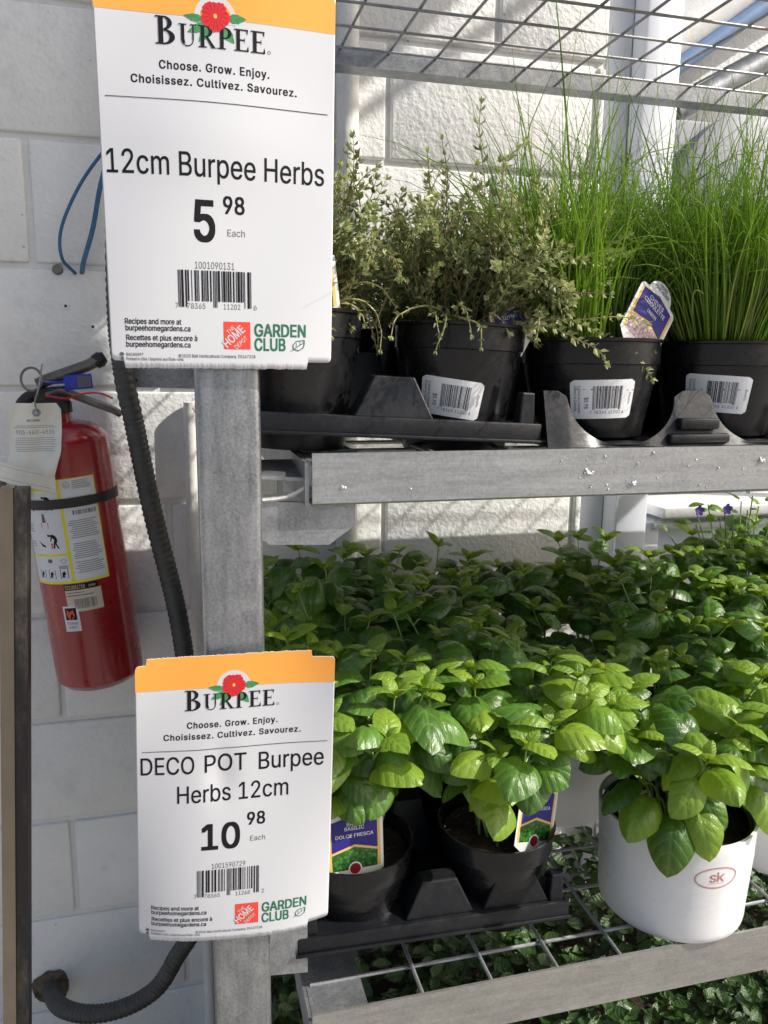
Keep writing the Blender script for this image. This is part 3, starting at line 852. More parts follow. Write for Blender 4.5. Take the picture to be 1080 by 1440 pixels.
def man(pr, u, v, s):
    def L_(pts): return [(u + x * s, v + y * s) for x, y in pts]
    pr.poly('figure', L_([(0, 0), (0.30, -.04), (0.52, .12), (.60, .40), (.50, .62), (.66, 1.0), (.54, 1.0), (.40, .66), (.34, .98), (.22, .98), (.28, .60), (.36, .34), (.22, .20), (.10, .48), (.03, .44), (.12, .14), (0, .12)]), M['ink'], 0.0009)
    pr.poly('figure_head', disc(u - .06 * s, v + .03 * s, .09 * s, .09 * s, 12), M['ink'], 0.0009)
    pr.poly('drawn_extinguisher', L_([(.06, .58), (.20, .58), (.20, 1.0), (.06, 1.0)]), M['depot'], 0.0010)
man(lab, -0.036, 0.026, 0.021); man(lab, -0.036, 0.086, 0.022)
lab.poly('drawn_flame', [(-0.062, 0.046), (-0.058, 0.038), (-0.056, 0.046), (-0.059, 0.049)], M['red'], 0.0009)
lab.poly('drawn_spray', [(-0.057, 0.0435), (-0.034, 0.036), (-0.033, 0.037), (-0.056, 0.0455)], M['ink_grey'], 0.0009)
lab.poly('drawn_hand', [(-0.043, 0.052), (-0.039, 0.052), (-0.037, 0.066), (-0.044, 0.066)], M['ink_grey'], 0.0009)
lab.poly('drawn_extinguisher', [(-0.047, 0.066), (-0.034, 0.066), (-0.034, 0.075), (-0.047, 0.075)], M['red'], 0.0009)
lab.poly('drawn_flame', [(-0.058, 0.095), (-0.052, 0.104), (-0.045, 0.106), (-0.045, 0.103), (-0.051, 0.100)], M['ink'], 0.0009)
for u in (-0.062, -0.042, -0.021):
    p, f = ringfaces([(u - .0065, .143), (u + .0065, .143), (u + .0065, .157), (u - .0065, .157)], [(u - .0055, .144), (u + .0055, .144), (u + .0055, .156), (u - .0055, .156)])
    lab.mesh('pictogram', p, f, M['ink'], 0.0009)
    lab.poly('pictogram', [(u - .004, .155), (u - .003, .147), (u + .001, .145), (u + .003, .150), (u, .152), (u + .001, .1555)], M['ink'], 0.0010)
lab.rects('small_print', [(-0.028, -0.013, 0.136 + k * 0.002, 0.137 + k * 0.002) for k in range(3)] + [(-0.046, -0.038, 0.125, 0.131)], M['ink_grey'], 0.0009, 1)
lab.rect('serial_strip', -0.026, 0.026, 0.1675, 0.177, M['ink'], 0.0004, 14, 1)
lab.text('lettering', 'ED10001718', -0.024, 0.006, 0.1755, 0.0062, M['label_cream'], 0.02, lift=0.0008)
lab.text('lettering', '005W', 0.012, 0.022, 0.1745, 0.0035, M['label_cream'], 0.02, lift=0.0008)
lab.rect('price_label', -0.025, 0.030, 0.1775, 0.213, M['label_cream'], 0.0004, 14, 3)
lab.rects('small_print', [(-0.023, 0.004, 0.181, 0.1822), (-0.023, 0.018, 0.1855, 0.187)], M['ink_grey'], 0.0008, 1)
lab.rects('label_barcode', barcode(-0.013, 0.021, 0.192, 0.208, 11), M['ink_grey'], 0.0008, 1)
lab.rect('safety_sticker', -0.034, -0.009, 0.203, 0.245, M['label_white'], 0.0007, 10, 4)
lab.rect('sticker_picture', -0.031, -0.013, 0.206, 0.226, M['ink'], 0.0010, 8, 2)
lab.poly('sticker_flame', [(-0.028, .208), (-0.024, .213), (-0.018, .209), (-0.016, .218), (-0.019, .225), (-0.026, .225), (-0.029, .217)], M['depot'], 0.0014)
lab.text('lettering', 'STORAGE', -0.031, -0.013, 0.2335, 0.004, M['ink_grey'], 0.02, lift=0.0010)
lab.text('lettering', 'TARGET', -0.029, -0.014, 0.240, 0.004, M['ink_grey'], 0.02, lift=0.0010)

# bracket behind the extinguisher
t = empty('wall_bracket', (-0.27, 1.40, -0.20), 'white painted bracket plate holding the fire extinguisher at the left edge', 'bracket')
q = MB(); q.box(-0.36, -0.232, 1.296, 1.306, -0.215, -0.150, bev=0.002); P_(q, 'plate', M['white_paint'], True)(t)
q = MB(); q.box(-0.262, -0.232, 1.307, 1.449, -0.212, -0.153, bev=0.002); P_(q, 'side_plate', M['white_paint'], True)(t)
q = MB(); q.lathe([(0, -0.007), (0.009, -0.006), (0.012, 0.0), (0.012, 0.006), (0, 0.006)], 16); q.v = [(-0.272 + x, 1.290 + z_, -0.190 + y) for x, y, z_ in q.v]
P_(q, 'bolt', M['ext_metal'], True)(t)

# paper inspection tag hanging in front
tagp = empty('inspection_tag', (-0.208, 1.265, -0.03), 'creased white paper inspection tag hanging from the extinguisher pin', 'paper tag')
def tagS(u, v, l):
    # hangs from the top centre; lower third folded and twisted to the left
    x = -0.243 + u + 0.0; z_ = -0.066 - v
    y = 1.262 + 0.010 * math.sin(v * 50) * (u / 0.075) + 0.003 * math.sin(u * 130 + v * 30)
    if v > 0.072:
        k = (v - 0.072) / 0.045
        x += -0.012 * k; y += -0.012 * k * (1 - u / 0.075)
    return Vector((x - 0.208 * 0, y - l, z_)) - Vector(tagp.location)
tp = Print(tagS, tagp)
def tf(a, b_):
    u = 0.072 * a; v = 0.115 * b_
    if b_ < 0.08: u = 0.006 * (1 - b_ / 0.08) * (1 - 2 * a) + u
    v = v * (0.90 + 0.14 * a) if b_ > 0.5 else v
    return (u - 0.004 * b_, v)
tp.grid('tag_sheet', tf, 20, 24, M['old_paper'], 0.0)
tp.text('lettering', '905-660-4535', 0.008, 0.060, 0.046, 0.0062, M['ink_grey'], lift=0.0006)
tp.text('lettering', 'RECORD', 0.024, 0.042, 0.027, 0.0028, M['ink'], 0.03, lift=0.0006)
rg = random.Random(2)
tp.rects('small_print', [(0.004 + rg.uniform(0, .004), 0.064 - rg.uniform(0, .006), v, v + 0.0009) for v in [.033, .0355, .051, .054, .057, .060, .064, .067, .070]], M['grey_paint'], 0.0006, 1)
q = MB(); q.tube(smooth_path([(-0.203, 1.262, -0.080), (-0.205, 1.256, -0.065), (-0.200, 1.262, -0.045), (-0.202, 1.325, -0.010)], 5), 0.0012, 6); P_(q, 'tie', M['galv'], True)(tagp)
p, f = ringfaces(disc(0.038, 0.014, 0.006, 0.006, 20), disc(0.038, 0.014, 0.002, 0.002, 20)); tp.mesh('eyelet', p, f, M['grey_paint'], 0.0007)
def foldS(u, v, l):
    return Vector((-0.262 + u, 1.247 - 0.006 * math.sin(u * 60) - l, -0.148 - 0.30 * u - v)) - Vector(tagp.location)
fp = Print(foldS, tagp)
fp.rect('folded_end', 0.0, 0.078, 0.0, 0.028, M['old_paper'], 0.0, 16, 4)
fp.rects('punch_grid', [(0.006, 0.070, 0.005, 0.0056), (0.006, 0.070, 0.021, 0.0216)] + [(0.006 + k * 0.0213, 0.0066 + k * 0.0213, 0.005, 0.0216) for k in range(4)] + [(0.009 + k * 0.0213, 0.024 + k * 0.0213, 0.012, 0.0135) for k in range(3)], M['ink_grey'] if False else M['label_white'], 0.0006, 1)
fp.rects('punch_grid_lines', [(0.005, 0.071, 0.0040, 0.0045), (0.005, 0.071, 0.0222, 0.0227)], M['grey_paint'], 0.0006, 1)

# ------------------------------------------------------------------ the rack
RY = 0.67
Z_TOP, Z_MID, Z_LOW = 0.470, -0.0785, -0.639
RX0, RX1 = 0.109, 1.75
RYB = 1.29
rack = empty('plant_rack', (0.039, 0.677, -1.5), 'galvanised steel plant rack with welded wire shelves', 'rack')
def part(name, q, mat, sm=True): return P_(q, name, mat, sm)(rack)
for x in (0.0385, 1.80):
    for y in ((0.6775,) if x < 1 else (0.6775, 1.315)):
        q = MB(); q.box(x - 0.0258, x + 0.0258, y - 0.0250, y + 0.0255, -1.5, 1.05, bev=0.0055, seg=3); part('post', q, M['galv_post'])
def angle(x0, x1, y, z, h=0.046, d=0.030, th=0.003, back=False):
    q = MB()
    if not back:
        poly = [(y, z), (y + th, z), (y + th, z - h + th), (y + d, z - h + th), (y + d, z - h), (y + 0.002, z - h), (y, z - h + 0.002)]
    else:
        poly = [(y, z), (y + th, z), (y + th, z - 0.024 + th), (y + d, z - 0.024 + th), (y + d, z - 0.024), (y, z - 0.024)]
    q.prism(poly, 'x', x0, x1)
    return q
part('front_rail', angle(RX0, RX1, RY, Z_MID), M['galv_rail'], False)
part('front_rail', angle(RX0 - 0.003, RX1, RY, Z_LOW, 0.058), M['galv_dull'], False)
part('front_rail', angle(RX0, RX1, RY, Z_TOP), M['galv_rail'], False)
part('back_rail', angle(RX0, RX1, RYB, Z_TOP - 0.001, d=0.036, back=True), M['galv'], False)
part('back_rail', angle(RX0, RX1, RYB, Z_MID - 0.006, d=0.036, back=True), M['galv'], False)
part('back_rail', angle(RX0, RX1, RYB, Z_LOW - 0.006, d=0.036, back=True), M['galv'], False)
for z in (Z_TOP, Z_MID, Z_LOW):
    q = MB(); q.box(RX0 - 0.002, RX0 + 0.056, RY + 0.004, RYB - 0.002, z - 0.011, z - 0.0075); part('side_arm', q, M['galv'], False)
    q = MB(); q.box(RX0 - 0.006, RX0 - 0.0025, RY + 0.003, RYB, z - 0.046, z - 0.0078); part('arm_web', q, M['galv'], False)
    q = MB(); q.box(RX1 - 0.06, RX1 - 0.001, RY + 0.004, RYB - 0.002, z - 0.011, z - 0.0075); part('side_arm', q, M['galv'], False)
wire_cache = {}
def wire(a, b_, r=0.0021):
    a, b_ = Vector(a), Vector(b_)
    k = (round((b_ - a).length, 3), round((b_ - a).normalized().x, 2))
    if k not in wire_cache:
        q = MB(); q.tube([(0, 0, 0), b_ - a], r, 8)
        o = q.build('wire', M['wire'], rack, smooth=True); wire_cache[k] = o.data
    else:
        o = link('wire', wire_cache[k], rack)
    o.location = a - Vector(rack.location)
for z, x_first, x_off, yl in ((Z_TOP, RX0 + 0.06, 0.333, 1.272), (Z_MID, RX0 + 0.06, 0.222, 0.745), (Z_LOW, RX0 + 0.06, 0.2215, 0.7175)):
    xs = [x_off + 0.0762 * i for i in range(-3, 22)]
    for x in xs:
        if x < 0.17 or x > RX1 - 0.03: continue
        wire((x, RY + 0.0035, z - 0.0025), (x, RYB + 0.0, z - 0.0025))
    k0 = int((RY + 0.02 - yl) / 0.0762) - 1
    for k in range(k0, k0 + 12):
        y = yl + 0.0762 * k
        if RY + 0.02 < y < RYB - 0.005:
            wire((RX0 + 0.002, y, z - 0.0066), (RX1, y, z - 0.0066))
# welded tabs between post and shelf ends
q = MB(); q.prism([(0.0655, -0.121), (0.150, -0.1265), (0.150, -0.1460), (0.126, -0.163), (0.073, -0.1605), (0.0655, -0.155)], 'y', 0.684, 0.690); part('corner_plate', q, M['galv'], False)
q = MB(); q.add([(0.0655, 0.684, -0.0985), (0.104, 0.684, -0.1015), (0.108, 0.76, -0.094), (0.0655, 0.76, -0.094), (0.0655, 0.684, -0.1015), (0.104, 0.684, -0.1045), (0.108, 0.76, -0.097), (0.0655, 0.76, -0.097)],
      [(0, 1, 2, 3), (4, 7, 6, 5), (0, 4, 5, 1), (1, 5, 6, 2), (2, 6, 7, 3), (3, 7, 4, 0)]); part('corner_plate', q, M['galv'], False)
q = MB(); q.tube(smooth_path([(0.067, 0.682, -0.1200), (0.085, 0.682, -0.1185), (0.099, 0.681, -0.113), (0.107, 0.680, -0.109), (0.110, 0.676, -0.118)], 4), [0.0022, 0.002, 0.0024, 0.002] * 4 + [0.003], 8); part('weld_bead', q, M['weld'])
q = MB(); q.prism([(0.0655, -0.549), (0.105, -0.553), (0.105, -0.607), (0.0655, -0.603)], 'y', 0.692, 0.698); part('corner_plate', q, M['galv'], False)
q = MB(); q.tube(smooth_path([(0.100, 0.668, -0.652), (0.104, 0.668, -0.662), (0.106, 0.668, -0.675), (0.103, 0.668, -0.690)], 4), [0.003, 0.0035, 0.003, 0.0025] * 3 + [0.002], 8); part('weld_bead', q, M['weld'])
# unseen cartons, added on the top shelf to shade the left wall and extinguisher
for i, (x0, x1, y0, y1, h) in enumerate(((0.50, 0.80, 0.70, 0.98, 0.40), (0.815, 0.96, 0.69, 0.93, 0.55), (1.10, 1.31, 0.70, 0.97, 0.26))):
    cb = empty('cardboard_carton', ((x0 + x1) / 2, (y0 + y1) / 2, Z_TOP), ['brown carton on the top shelf, nearest the post', 'tallest brown carton in the middle of the top shelf', 'brown carton on the top shelf, farthest from the post'][i], 'carton', 'cartons on the top shelf')
    q = MB(); q.box(x0, x1, y0, y1, Z_TOP + 0.001, Z_TOP + h, bev=0.003); P_(q, 'carton_body', M['carton'], True)(cb)
    q = MB(); q.box((x0 + x1) / 2 - 0.025, (x0 + x1) / 2 + 0.025, y0 - 0.0006, y1 + 0.0006, Z_TOP + h - 0.05, Z_TOP + h + 0.0006); P_(q, 'packing_tape', M['old_paper'])(cb)
# arm to the left at the back (holed plate)
t = empty('holed_plate', (-0.08, 1.30, -0.04), 'flat grey steel plate with a round hole left of the rack post', 'plate')
q = MB(); q.prism([(-0.098, -0.044), (0.055, -0.048), (0.055, 0.030), (-0.098, 0.030)], 'y', 1.338, 1.342); P_(q, 'plate', M['galv'], False)(t)
q = MB(); q.lathe([(0, 0.0), (0.0028, 0.0), (0.0028, 0.001), (0, 0.001)], 14); q.v = [(-0.066 + x, 1.3370 + z_, -0.034 + y) for x, y, z_ in q.v]; P_(q, 'hole', M['ext_black'])(t)
# crumbs stuck to the rail
rg = random.Random(12)
q = MB()
def crumb(x, z_, s):
    b = bmesh.new(); bmesh.ops.create_icosphere(b, subdivisions=1, radius=s)
    for v in b.verts: v.co *= 1 + rg.uniform(-.35, .35)
    b.verts.index_update()
    q.add([v.co + Vector((x, RY - s * 0.35, z_)) for v in b.verts], [[v.index for v in f.verts] for f in b.faces]); b.free()
for dx, dz, s in ((0, 0, .0022), (.003, -.001, .0018), (-.002, .003, .0014), (.005, -.0005, .0016), (-.003, -.0005, .0014)): crumb(0.372 + dx, -0.1010 + dz, s)
for dx, dz, s in ((0, 0, .0025), (.002, .001, .0018), (-.0025, .0003, .0012)): crumb(0.421 + dx, -0.1130 + dz, s)
for dx, dz, s in ((0, 0, .0020), (.003, 0, .0018), (-.001, .0022, .0012)): crumb(0.564 + dx, -0.0935 + dz, s)
for k in range(26): crumb(rg.uniform(0.33, 0.60), rg.uniform(-0.121, -0.083), rg.choice((.0006, .0008, .0011)))
crumb(0.425, -0.0935, .0016); crumb(0.441, -0.0835, .0016); crumb(0.135, -0.1085, .0016); crumb(0.138, -0.1090, .0012); crumb(0.198, -0.1115, .0009)
o = P_(q, 'crumbs', M['crumb'])(rack); o['kind'] = 'stuff'

# ------------------------------------------------------------------ the two price cards
CW, CHH = 0.174, 0.280
def upperS(u, v, l):
    a = u / CW; t = v / CHH
    X = -0.049 + u - 0.0035 * t * a
    Y = 0.6445 + 0.0035 * t * (2 * a - 1) ** 2 * 1.6 - 0.0035 * math.sin(math.pi * a) * (0.35 + 0.65 * math.exp(-((t - 0.40) / 0.12) ** 2)) + 0.0012 * math.sin(a * 7 + t * 5)
    return Vector((X, Y - l, 0.273 - v))
def lowerS(u, v, l):
    a = u / CW; t = v / CHH
    XL = -0.0430 - 0.0105 * t; XR = 0.1215 - 0.003 * t
    YL = 0.642 + 0.030 * t; YR = 0.630 + 0.024 * t
    Y = YL + (YR - YL) * a - 4 * a * (1 - a) * t * 0.0152 - 0.006 * 4 * a * (1 - a) * (1 - t) * (-1)
    Y += 0.0022 * math.exp(-((a - 0.42) / 0.07) ** 2 - ((t - 0.40) / 0.09) ** 2) + 0.0012 * math.sin(a * 8 + 1 + t * 3)
    return Vector((XL + (XR - XL) * a, Y - l, -0.2432 - v * 0.2772 / 0.28))

def price_card(S, base, label, head, price, price_box, sku, digits, seed, torn_top):
    card = empty('price_card', base, label, 'sign', 'price cards hung on the rack post')
    bl = Vector(base)
    pr = Print(lambda u, v, l: S(u, v, l) - bl, card)
    nu, nv = 174, 56
    def edge(u):
        d = min(u, CW - u); c = 0.0035
        r = c - math.sqrt(max(0, c * c - max(0, c - d) ** 2))       # rounded corners
        step = 0.0055 if (u < 0.0095 or u > 0.1535) else 0.0
        return r + step - (0.0 if step else (0.0003 if int(u * 1000) % 2 else -0.0003))
    def fn(a, b_):
        u = a * CW; v0 = edge(u) if torn_top else max(0, edge(u) - 0.0055); v1 = CHH - edge(u)
        return (u, v0 + (v1 - v0) * b_)
    o = pr.grid('card_sheet', fn, nu, nv, M['paper'], 0.0)
    o.data.shade_smooth()
    md = o.modifiers.new('thickness', 'SOLIDIFY'); md.thickness = 0.00035; md.offset = 1
    def bf(a, b_):
        u = a * CW; v0 = edge(u) + 0.0002
        return (u, v0 + (0.0295 - v0) * b_)
    pr.grid('orange_band', bf, nu, 14, M['orange'], 0.0005)
    cx, cy = 0.0845, 0.0280
    pr.poly('logo_arch', disc(cx, cy + 0.0015, 0.0150, 0.0150, 40, math.pi, 2 * math.pi) + [(cx + 0.0150, cy + 0.005), (cx - 0.0150, cy + 0.005)], M['paper'], 0.0008)
    # roman logo word
    V, F, w = serif_word('BURPEE', (1.27, 1, 1, 1, 1, 1))
    u0, u1, vb, cap = 0.0420, 0.1222, 0.0496, 0.0148
    pts = [(u0 + x * (u1 - u0) / w, vb - y * cap) for x, y in V]
    pr.mesh('logo_letters', pts, F, M['ink'], 0.00118)
    ring_print(pr, 0.1235, 0.0483, 0.0012, 0.0012, 0.0003, 'registered_mark', M['ink'], 0.0006)
    # leaves and the red flower
    def leaf(x0, y0, x1, y1, wd):
        d = Vector((x1 - x0, y1 - y0)); n = Vector((-d.y, d.x)).normalized() * wd
        L_ = []
        for k in range(11):
            t = k / 10; s = math.sin(math.pi * t ** 0.8) * (1 + 0.10 * math.sin(k * 2.4))
            L_.append((Vector((x0, y0)) + d * t, n * s))
        P1 = [tuple(p + q_) for p, q_ in L_]; P2 = [tuple(p - q_) for p, q_ in L_][::-1]
        pr.poly('logo_leaf', P1 + P2, M['green_ink'], 0.0010)
        pr.poly('leaf_vein', [(x0, y0), (x1, y1), (x1, y1 - 0.0002), (x0, y0 - 0.0003)], M['ink_grey'], 0.0011)
    leaf(cx - 0.008, cy + 0.003, cx - 0.0225, cy + 0.001, 0.0026)
    leaf(cx - 0.006, cy + 0.006, cx - 0.0200, cy + 0.012, 0.0030)
    leaf(cx - 0.004, cy + 0.008, cx - 0.0120, cy + 0.018, 0.0028)
    leaf(cx + 0.008, cy + 0.001, cx + 0.0225, cy + 0.0, 0.0032)
    leaf(cx + 0.005, cy + 0.007, cx + 0.0135, cy + 0.017, 0.0034)
    rf = [(cx + (0.0102 + 0.0007 * math.sin(5 * a + 1) + 0.0005 * math.sin(17 * a)) * math.cos(a), cy + (0.0098 + 0.0007 * math.sin(5 * a) + 0.0004 * math.cos(19 * a)) * math.sin(a)) for a in [2 * math.pi * k / 60 for k in range(60)]]
    pr.poly('logo_flower', rf, M['red'], 0.0013)
    pp = []; ff = []
    for k in range(15):
        a = 2 * math.pi * k / 15; n = len(pp)
        pp += [(cx + 0.002 * math.cos(a), cy + 0.002 * math.sin(a)), (cx + 0.009 * math.cos(a + .05), cy + 0.009 * math.sin(a + .05)), (cx + 0.009 * math.cos(a + .10), cy + 0.009 * math.sin(a + .10))]
        ff.append((n, n + 1, n + 2))
    pr.mesh('petal_lines', pp, ff, M['dark_red'], 0.0015)
    pr.poly('flower_centre', disc(cx, cy, 0.0013, 0.0016, 10), M['tag_yellow'], 0.0017)
    T = pr.text
    T('lettering', 'Choose. Grow. Enjoy.', 0.0437, 0.1236, 0.0660, 0.0056, M['ink'], 0.05, spacing=1.12)
    T('lettering', 'Choisissez. Cultivez. Savourez.', 0.0235, 0.1445, 0.0764, 0.0054, M['ink'], 0.05, spacing=1.12)
    pr.rects('rule', [(0.0050 + k * 0.0164, 0.0050 + (k + 1) * 0.0164, 0.0864, 0.0869) for k in range(10)], M['ink'], 0.0010, 1)
    for body, a, b_, vb, cp in head: T('headline', body, a, b_, vb, cp, M['ink'], 0.014)
    pa, pb, pv, pc = price_box
    T('price', price, pa, pb, pv, pc, M['ink'], 0.050)
    T('price_cents', '98', pb + 0.0062, pb + 0.0226, 0.1638, 0.0122, M['ink'], 0.045)
    T('lettering', 'Each', pb + 0.0092, pb + 0.0226, 0.1802, 0.0050, M['ink_grey'])
    T('lettering', sku, 0.0652, 0.0953, 0.2048, 0.0051, M['ink_grey'])
    pr.rects('barcode', barcode(0.0522, 0.1083, 0.2060, 0.2290, seed, 0.0045), M['ink'], 0.0009, 4)
    for body, a, b_ in ((digits[0], 0.0495, 0.0516), (digits[1], 0.0585, 0.0725), (digits[2], 0.0865, 0.0995), (digits[3], 0.1100, 0.1125)):
        T('lettering', body, a, b_, 0.2346, 0.0040, M['ink_grey'])
    T('lettering', 'Recipes and more at', 0.0113, 0.0537, 0.2468, 0.0040, M['ink'], 0.04)
    T('lettering', 'burpeehomegardens.ca', 0.0115, 0.0605, 0.2518, 0.0040, M['ink'], 0.04)
    T('lettering', 'Recettes et plus encore à', 0.0117, 0.0656, 0.2590, 0.0040, M['ink'], 0.04)
    T('lettering', 'burpeehomegardens.ca', 0.0115, 0.0602, 0.2640, 0.0040, M['ink'], 0.04)
    T('lettering', 'BACAG097', 0.0112, 0.0240, 0.2708, 0.0022, M['ink_grey'], 0.02)
    T('lettering', 'Printed in USA / Imprimé aux États-Unis', 0.0112, 0.0545, 0.2742, 0.0022, M['ink_grey'], 0.02)
    T('lettering', '©2020 Ball Horticultural Company 20167328', 0.0507, 0.1110, 0.2716, 0.0024, M['ink_grey'], 0.01)
    pr.poly('recycling_mark', disc(0.0078, 0.2695, 0.0018, 0.0014, 10), M['ink_grey'], 0.0009)
    pr.poly('recycling_mark', [(0.0070, 0.2714), (0.0086, 0.2714), (0.0090, 0.2742), (0.0066, 0.2742)], M['ink_grey'], 0.0009)
    # red square with slanted words
    sq0, sq1, sv0, sv1 = 0.0862, 0.1072, 0.2438, 0.2648
    pr.rect('logo_square', sq0, sq1, sv0, sv1, M['depot'], 0.0007, 6, 6)
    an = R(43)
    T('logo_words', 'THE', 0.0902, 0.0972, 0.2536, 0.0032, M['paper'], 0.02, rot=an, lift=0.0011)
    T('logo_words', 'HOME', 0.0888, 0.1086, 0.2640, 0.0062, M['paper'], 0.045, rot=an, lift=0.0011)
    T('logo_words', 'DEPOT', 0.0962, 0.1085, 0.2650, 0.0032, M['paper'], 0.02, rot=an, lift=0.0011)
    T('club_words', 'GARDEN', 0.1103, 0.1522, 0.2546, 0.0094, M['club'], 0.06)
    T('club_words', 'CLUB', 0.1103, 0.1355, 0.2656, 0.0094, M['club'], 0.06)
    lx, ly = 0.1462, 0.2612
    pts = [(0.0, 0.0045), (-.0045, .0035), (-.0050, -.0003), (-.002, -.0035), (.005, -.0045), (.0052, -.001), (.0040, .0022)]
    o_ = [(lx + x, ly + y) for x, y in pts]; i_ = [(lx + x * .84, ly + y * .84) for x, y in pts]
    p, f = ringfaces(o_, i_); pr.mesh('club_leaf', p, f, M['club'], 0.0010)
    pr.rects('club_leaf_veins', [(lx - .0066 + k * .0014, lx - .0050 + k * .0014, ly + .0040 - k * .0009, ly + .0044 - k * .0009) for k in range(8)] + [(lx - .002, lx - .0016, ly - .002, ly + .001), (lx + .001, lx + .0014, ly - .003, ly)], M['club'], 0.0010, 1)
    return card

price_card(upperS, (-0.049 + CW / 2, 0.645, -0.007), 'upper white price card with orange band, headed 12cm Burpee Herbs, 5.98',
           [('12cm Burpee Herbs', 0.0036, 0.1665, 0.1387, 0.0165)], '5', (0.0652, 0.0813, 0.1844, 0.0288), '1001090131', ('7', '78365', '11202', '6'), 21, False)
price_card(lowerS, (0.038, 0.645, -0.5204), 'lower white price card with orange band, headed DECO POT Burpee Herbs 12cm, 10.98',
           [('DECO', 0.0036, 0.0500, 0.1090, 0.0165), ('POT', 0.0590, 0.0960, 0.1090, 0.0165), ('Burpee', 0.1070, 0.1660, 0.1100, 0.0165), ('Herbs 12cm', 0.0350, 0.1340, 0.1375, 0.0165)],
           '10', (0.0560, 0.0905, 0.1850, 0.0250), '1001590729', ('7', '78365', '11268', '2'), 33, True)
#SECTION3

# ------------------------------------------------------------------ leaves
def basil_leaf_mesh(name, seed, mat, nu=14, nv=8, droop=0.35, cup=0.16, width=0.62):
    rg = random.Random(seed)
    tw = rg.uniform(-0.28, 0.28); sd = seed * 3.7; dr = droop * rg.uniform(0.7, 1.3); cu = cup * rg.uniform(0.7, 1.3)
    ph = rg.uniform(0, 6)
    vs = []; uvs = []
    for i in range(nu + 1):
        u = i / nu
        wv = width * 0.5 * (math.sin(math.pi * min(1, u ** 0.84)) ** 0.62 if 0 < u < 1 else 0.0)
        for j in range(nv + 1):
            s = (j / nv) * 2 - 1
            y = s * wv
            a = abs(s)
            z = cu * wv * 1.5 * (1 - a ** 2.2)                                    # the blade arches across, margins down
            z -= 0.16 * wv * math.exp(-(a / 0.16) ** 2) * (1 - u * 0.6)            # sunken midrib
            z += 0.05 * math.sin(math.pi * u)
            z -= dr * u ** 2.0 * 0.55
            z += 0.006 * math.sin(u * 30 - a * 9 + ph) * math.sin(math.pi * a) * math.sin(math.pi * u)
            z += tw * y * u
            z += 0.050 * noise.noise(Vector((u * 3.2, s * 1.6 + sd, sd)))
            y += 0.035 * noise.noise(Vector((u * 2.2, sd, 3))) * u
            x = u * (1 - 0.10 * dr * u) 
            vs.append((x, y, z)); uvs.append((u, 0.5 + 0.5 * s * (wv / (width * 0.5) if width else 0)))
    fs = [(i * (nv + 1) + j, (i + 1) * (nv + 1) + j, (i + 1) * (nv + 1) + j + 1, i * (nv + 1) + j + 1) for i in range(nu) for j in range(nv)]
    me = bpy.data.meshes.new(name)
    me.from_pydata(vs, [], fs)
    uvl = me.uv_layers.new(name='UVMap')
    for l in me.loops: uvl.data[l.index].uv = uvs[l.vertex_index]
    me.materials.append(mat); me.shade_smooth()
    return me

LEAVES = {}
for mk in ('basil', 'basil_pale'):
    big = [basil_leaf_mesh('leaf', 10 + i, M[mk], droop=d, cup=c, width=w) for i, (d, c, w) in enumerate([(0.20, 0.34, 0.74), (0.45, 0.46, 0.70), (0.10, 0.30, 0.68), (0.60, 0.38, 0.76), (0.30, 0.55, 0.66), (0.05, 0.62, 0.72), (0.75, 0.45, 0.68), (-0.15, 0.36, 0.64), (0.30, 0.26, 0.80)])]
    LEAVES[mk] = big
SMALL = [basil_leaf_mesh('leaf', 40 + i, M['basil_pale'], 8, 6, droop=0.5, cup=0.30, width=0.60) for i in range(3)]

def frame(d, n):
    """matrix whose x axis is d and whose z axis leans to n"""
    x = d.normalized(); z = (n - x * n.dot(x))
    if z.length < 1e-4: z = x.orthogonal()
    z.normalize(); y = z.cross(x)
    return Matrix((x, y, z)).transposed().to_4x4()

def put_leaf(plant, me, pos, d, n, L_, rg):
    o = bpy.data.objects.new('leaf', me); COL.objects.link(o); o.parent = plant
    m4 = Matrix.Translation(pos) @ frame(d, n) @ Matrix.Rotation(rg.uniform(-0.35, 0.35), 4, 'X') @ Matrix.Diagonal((L_, L_ * rg.uniform(0.92, 1.12), L_, 1))
    o.matrix_local = m4
    return o

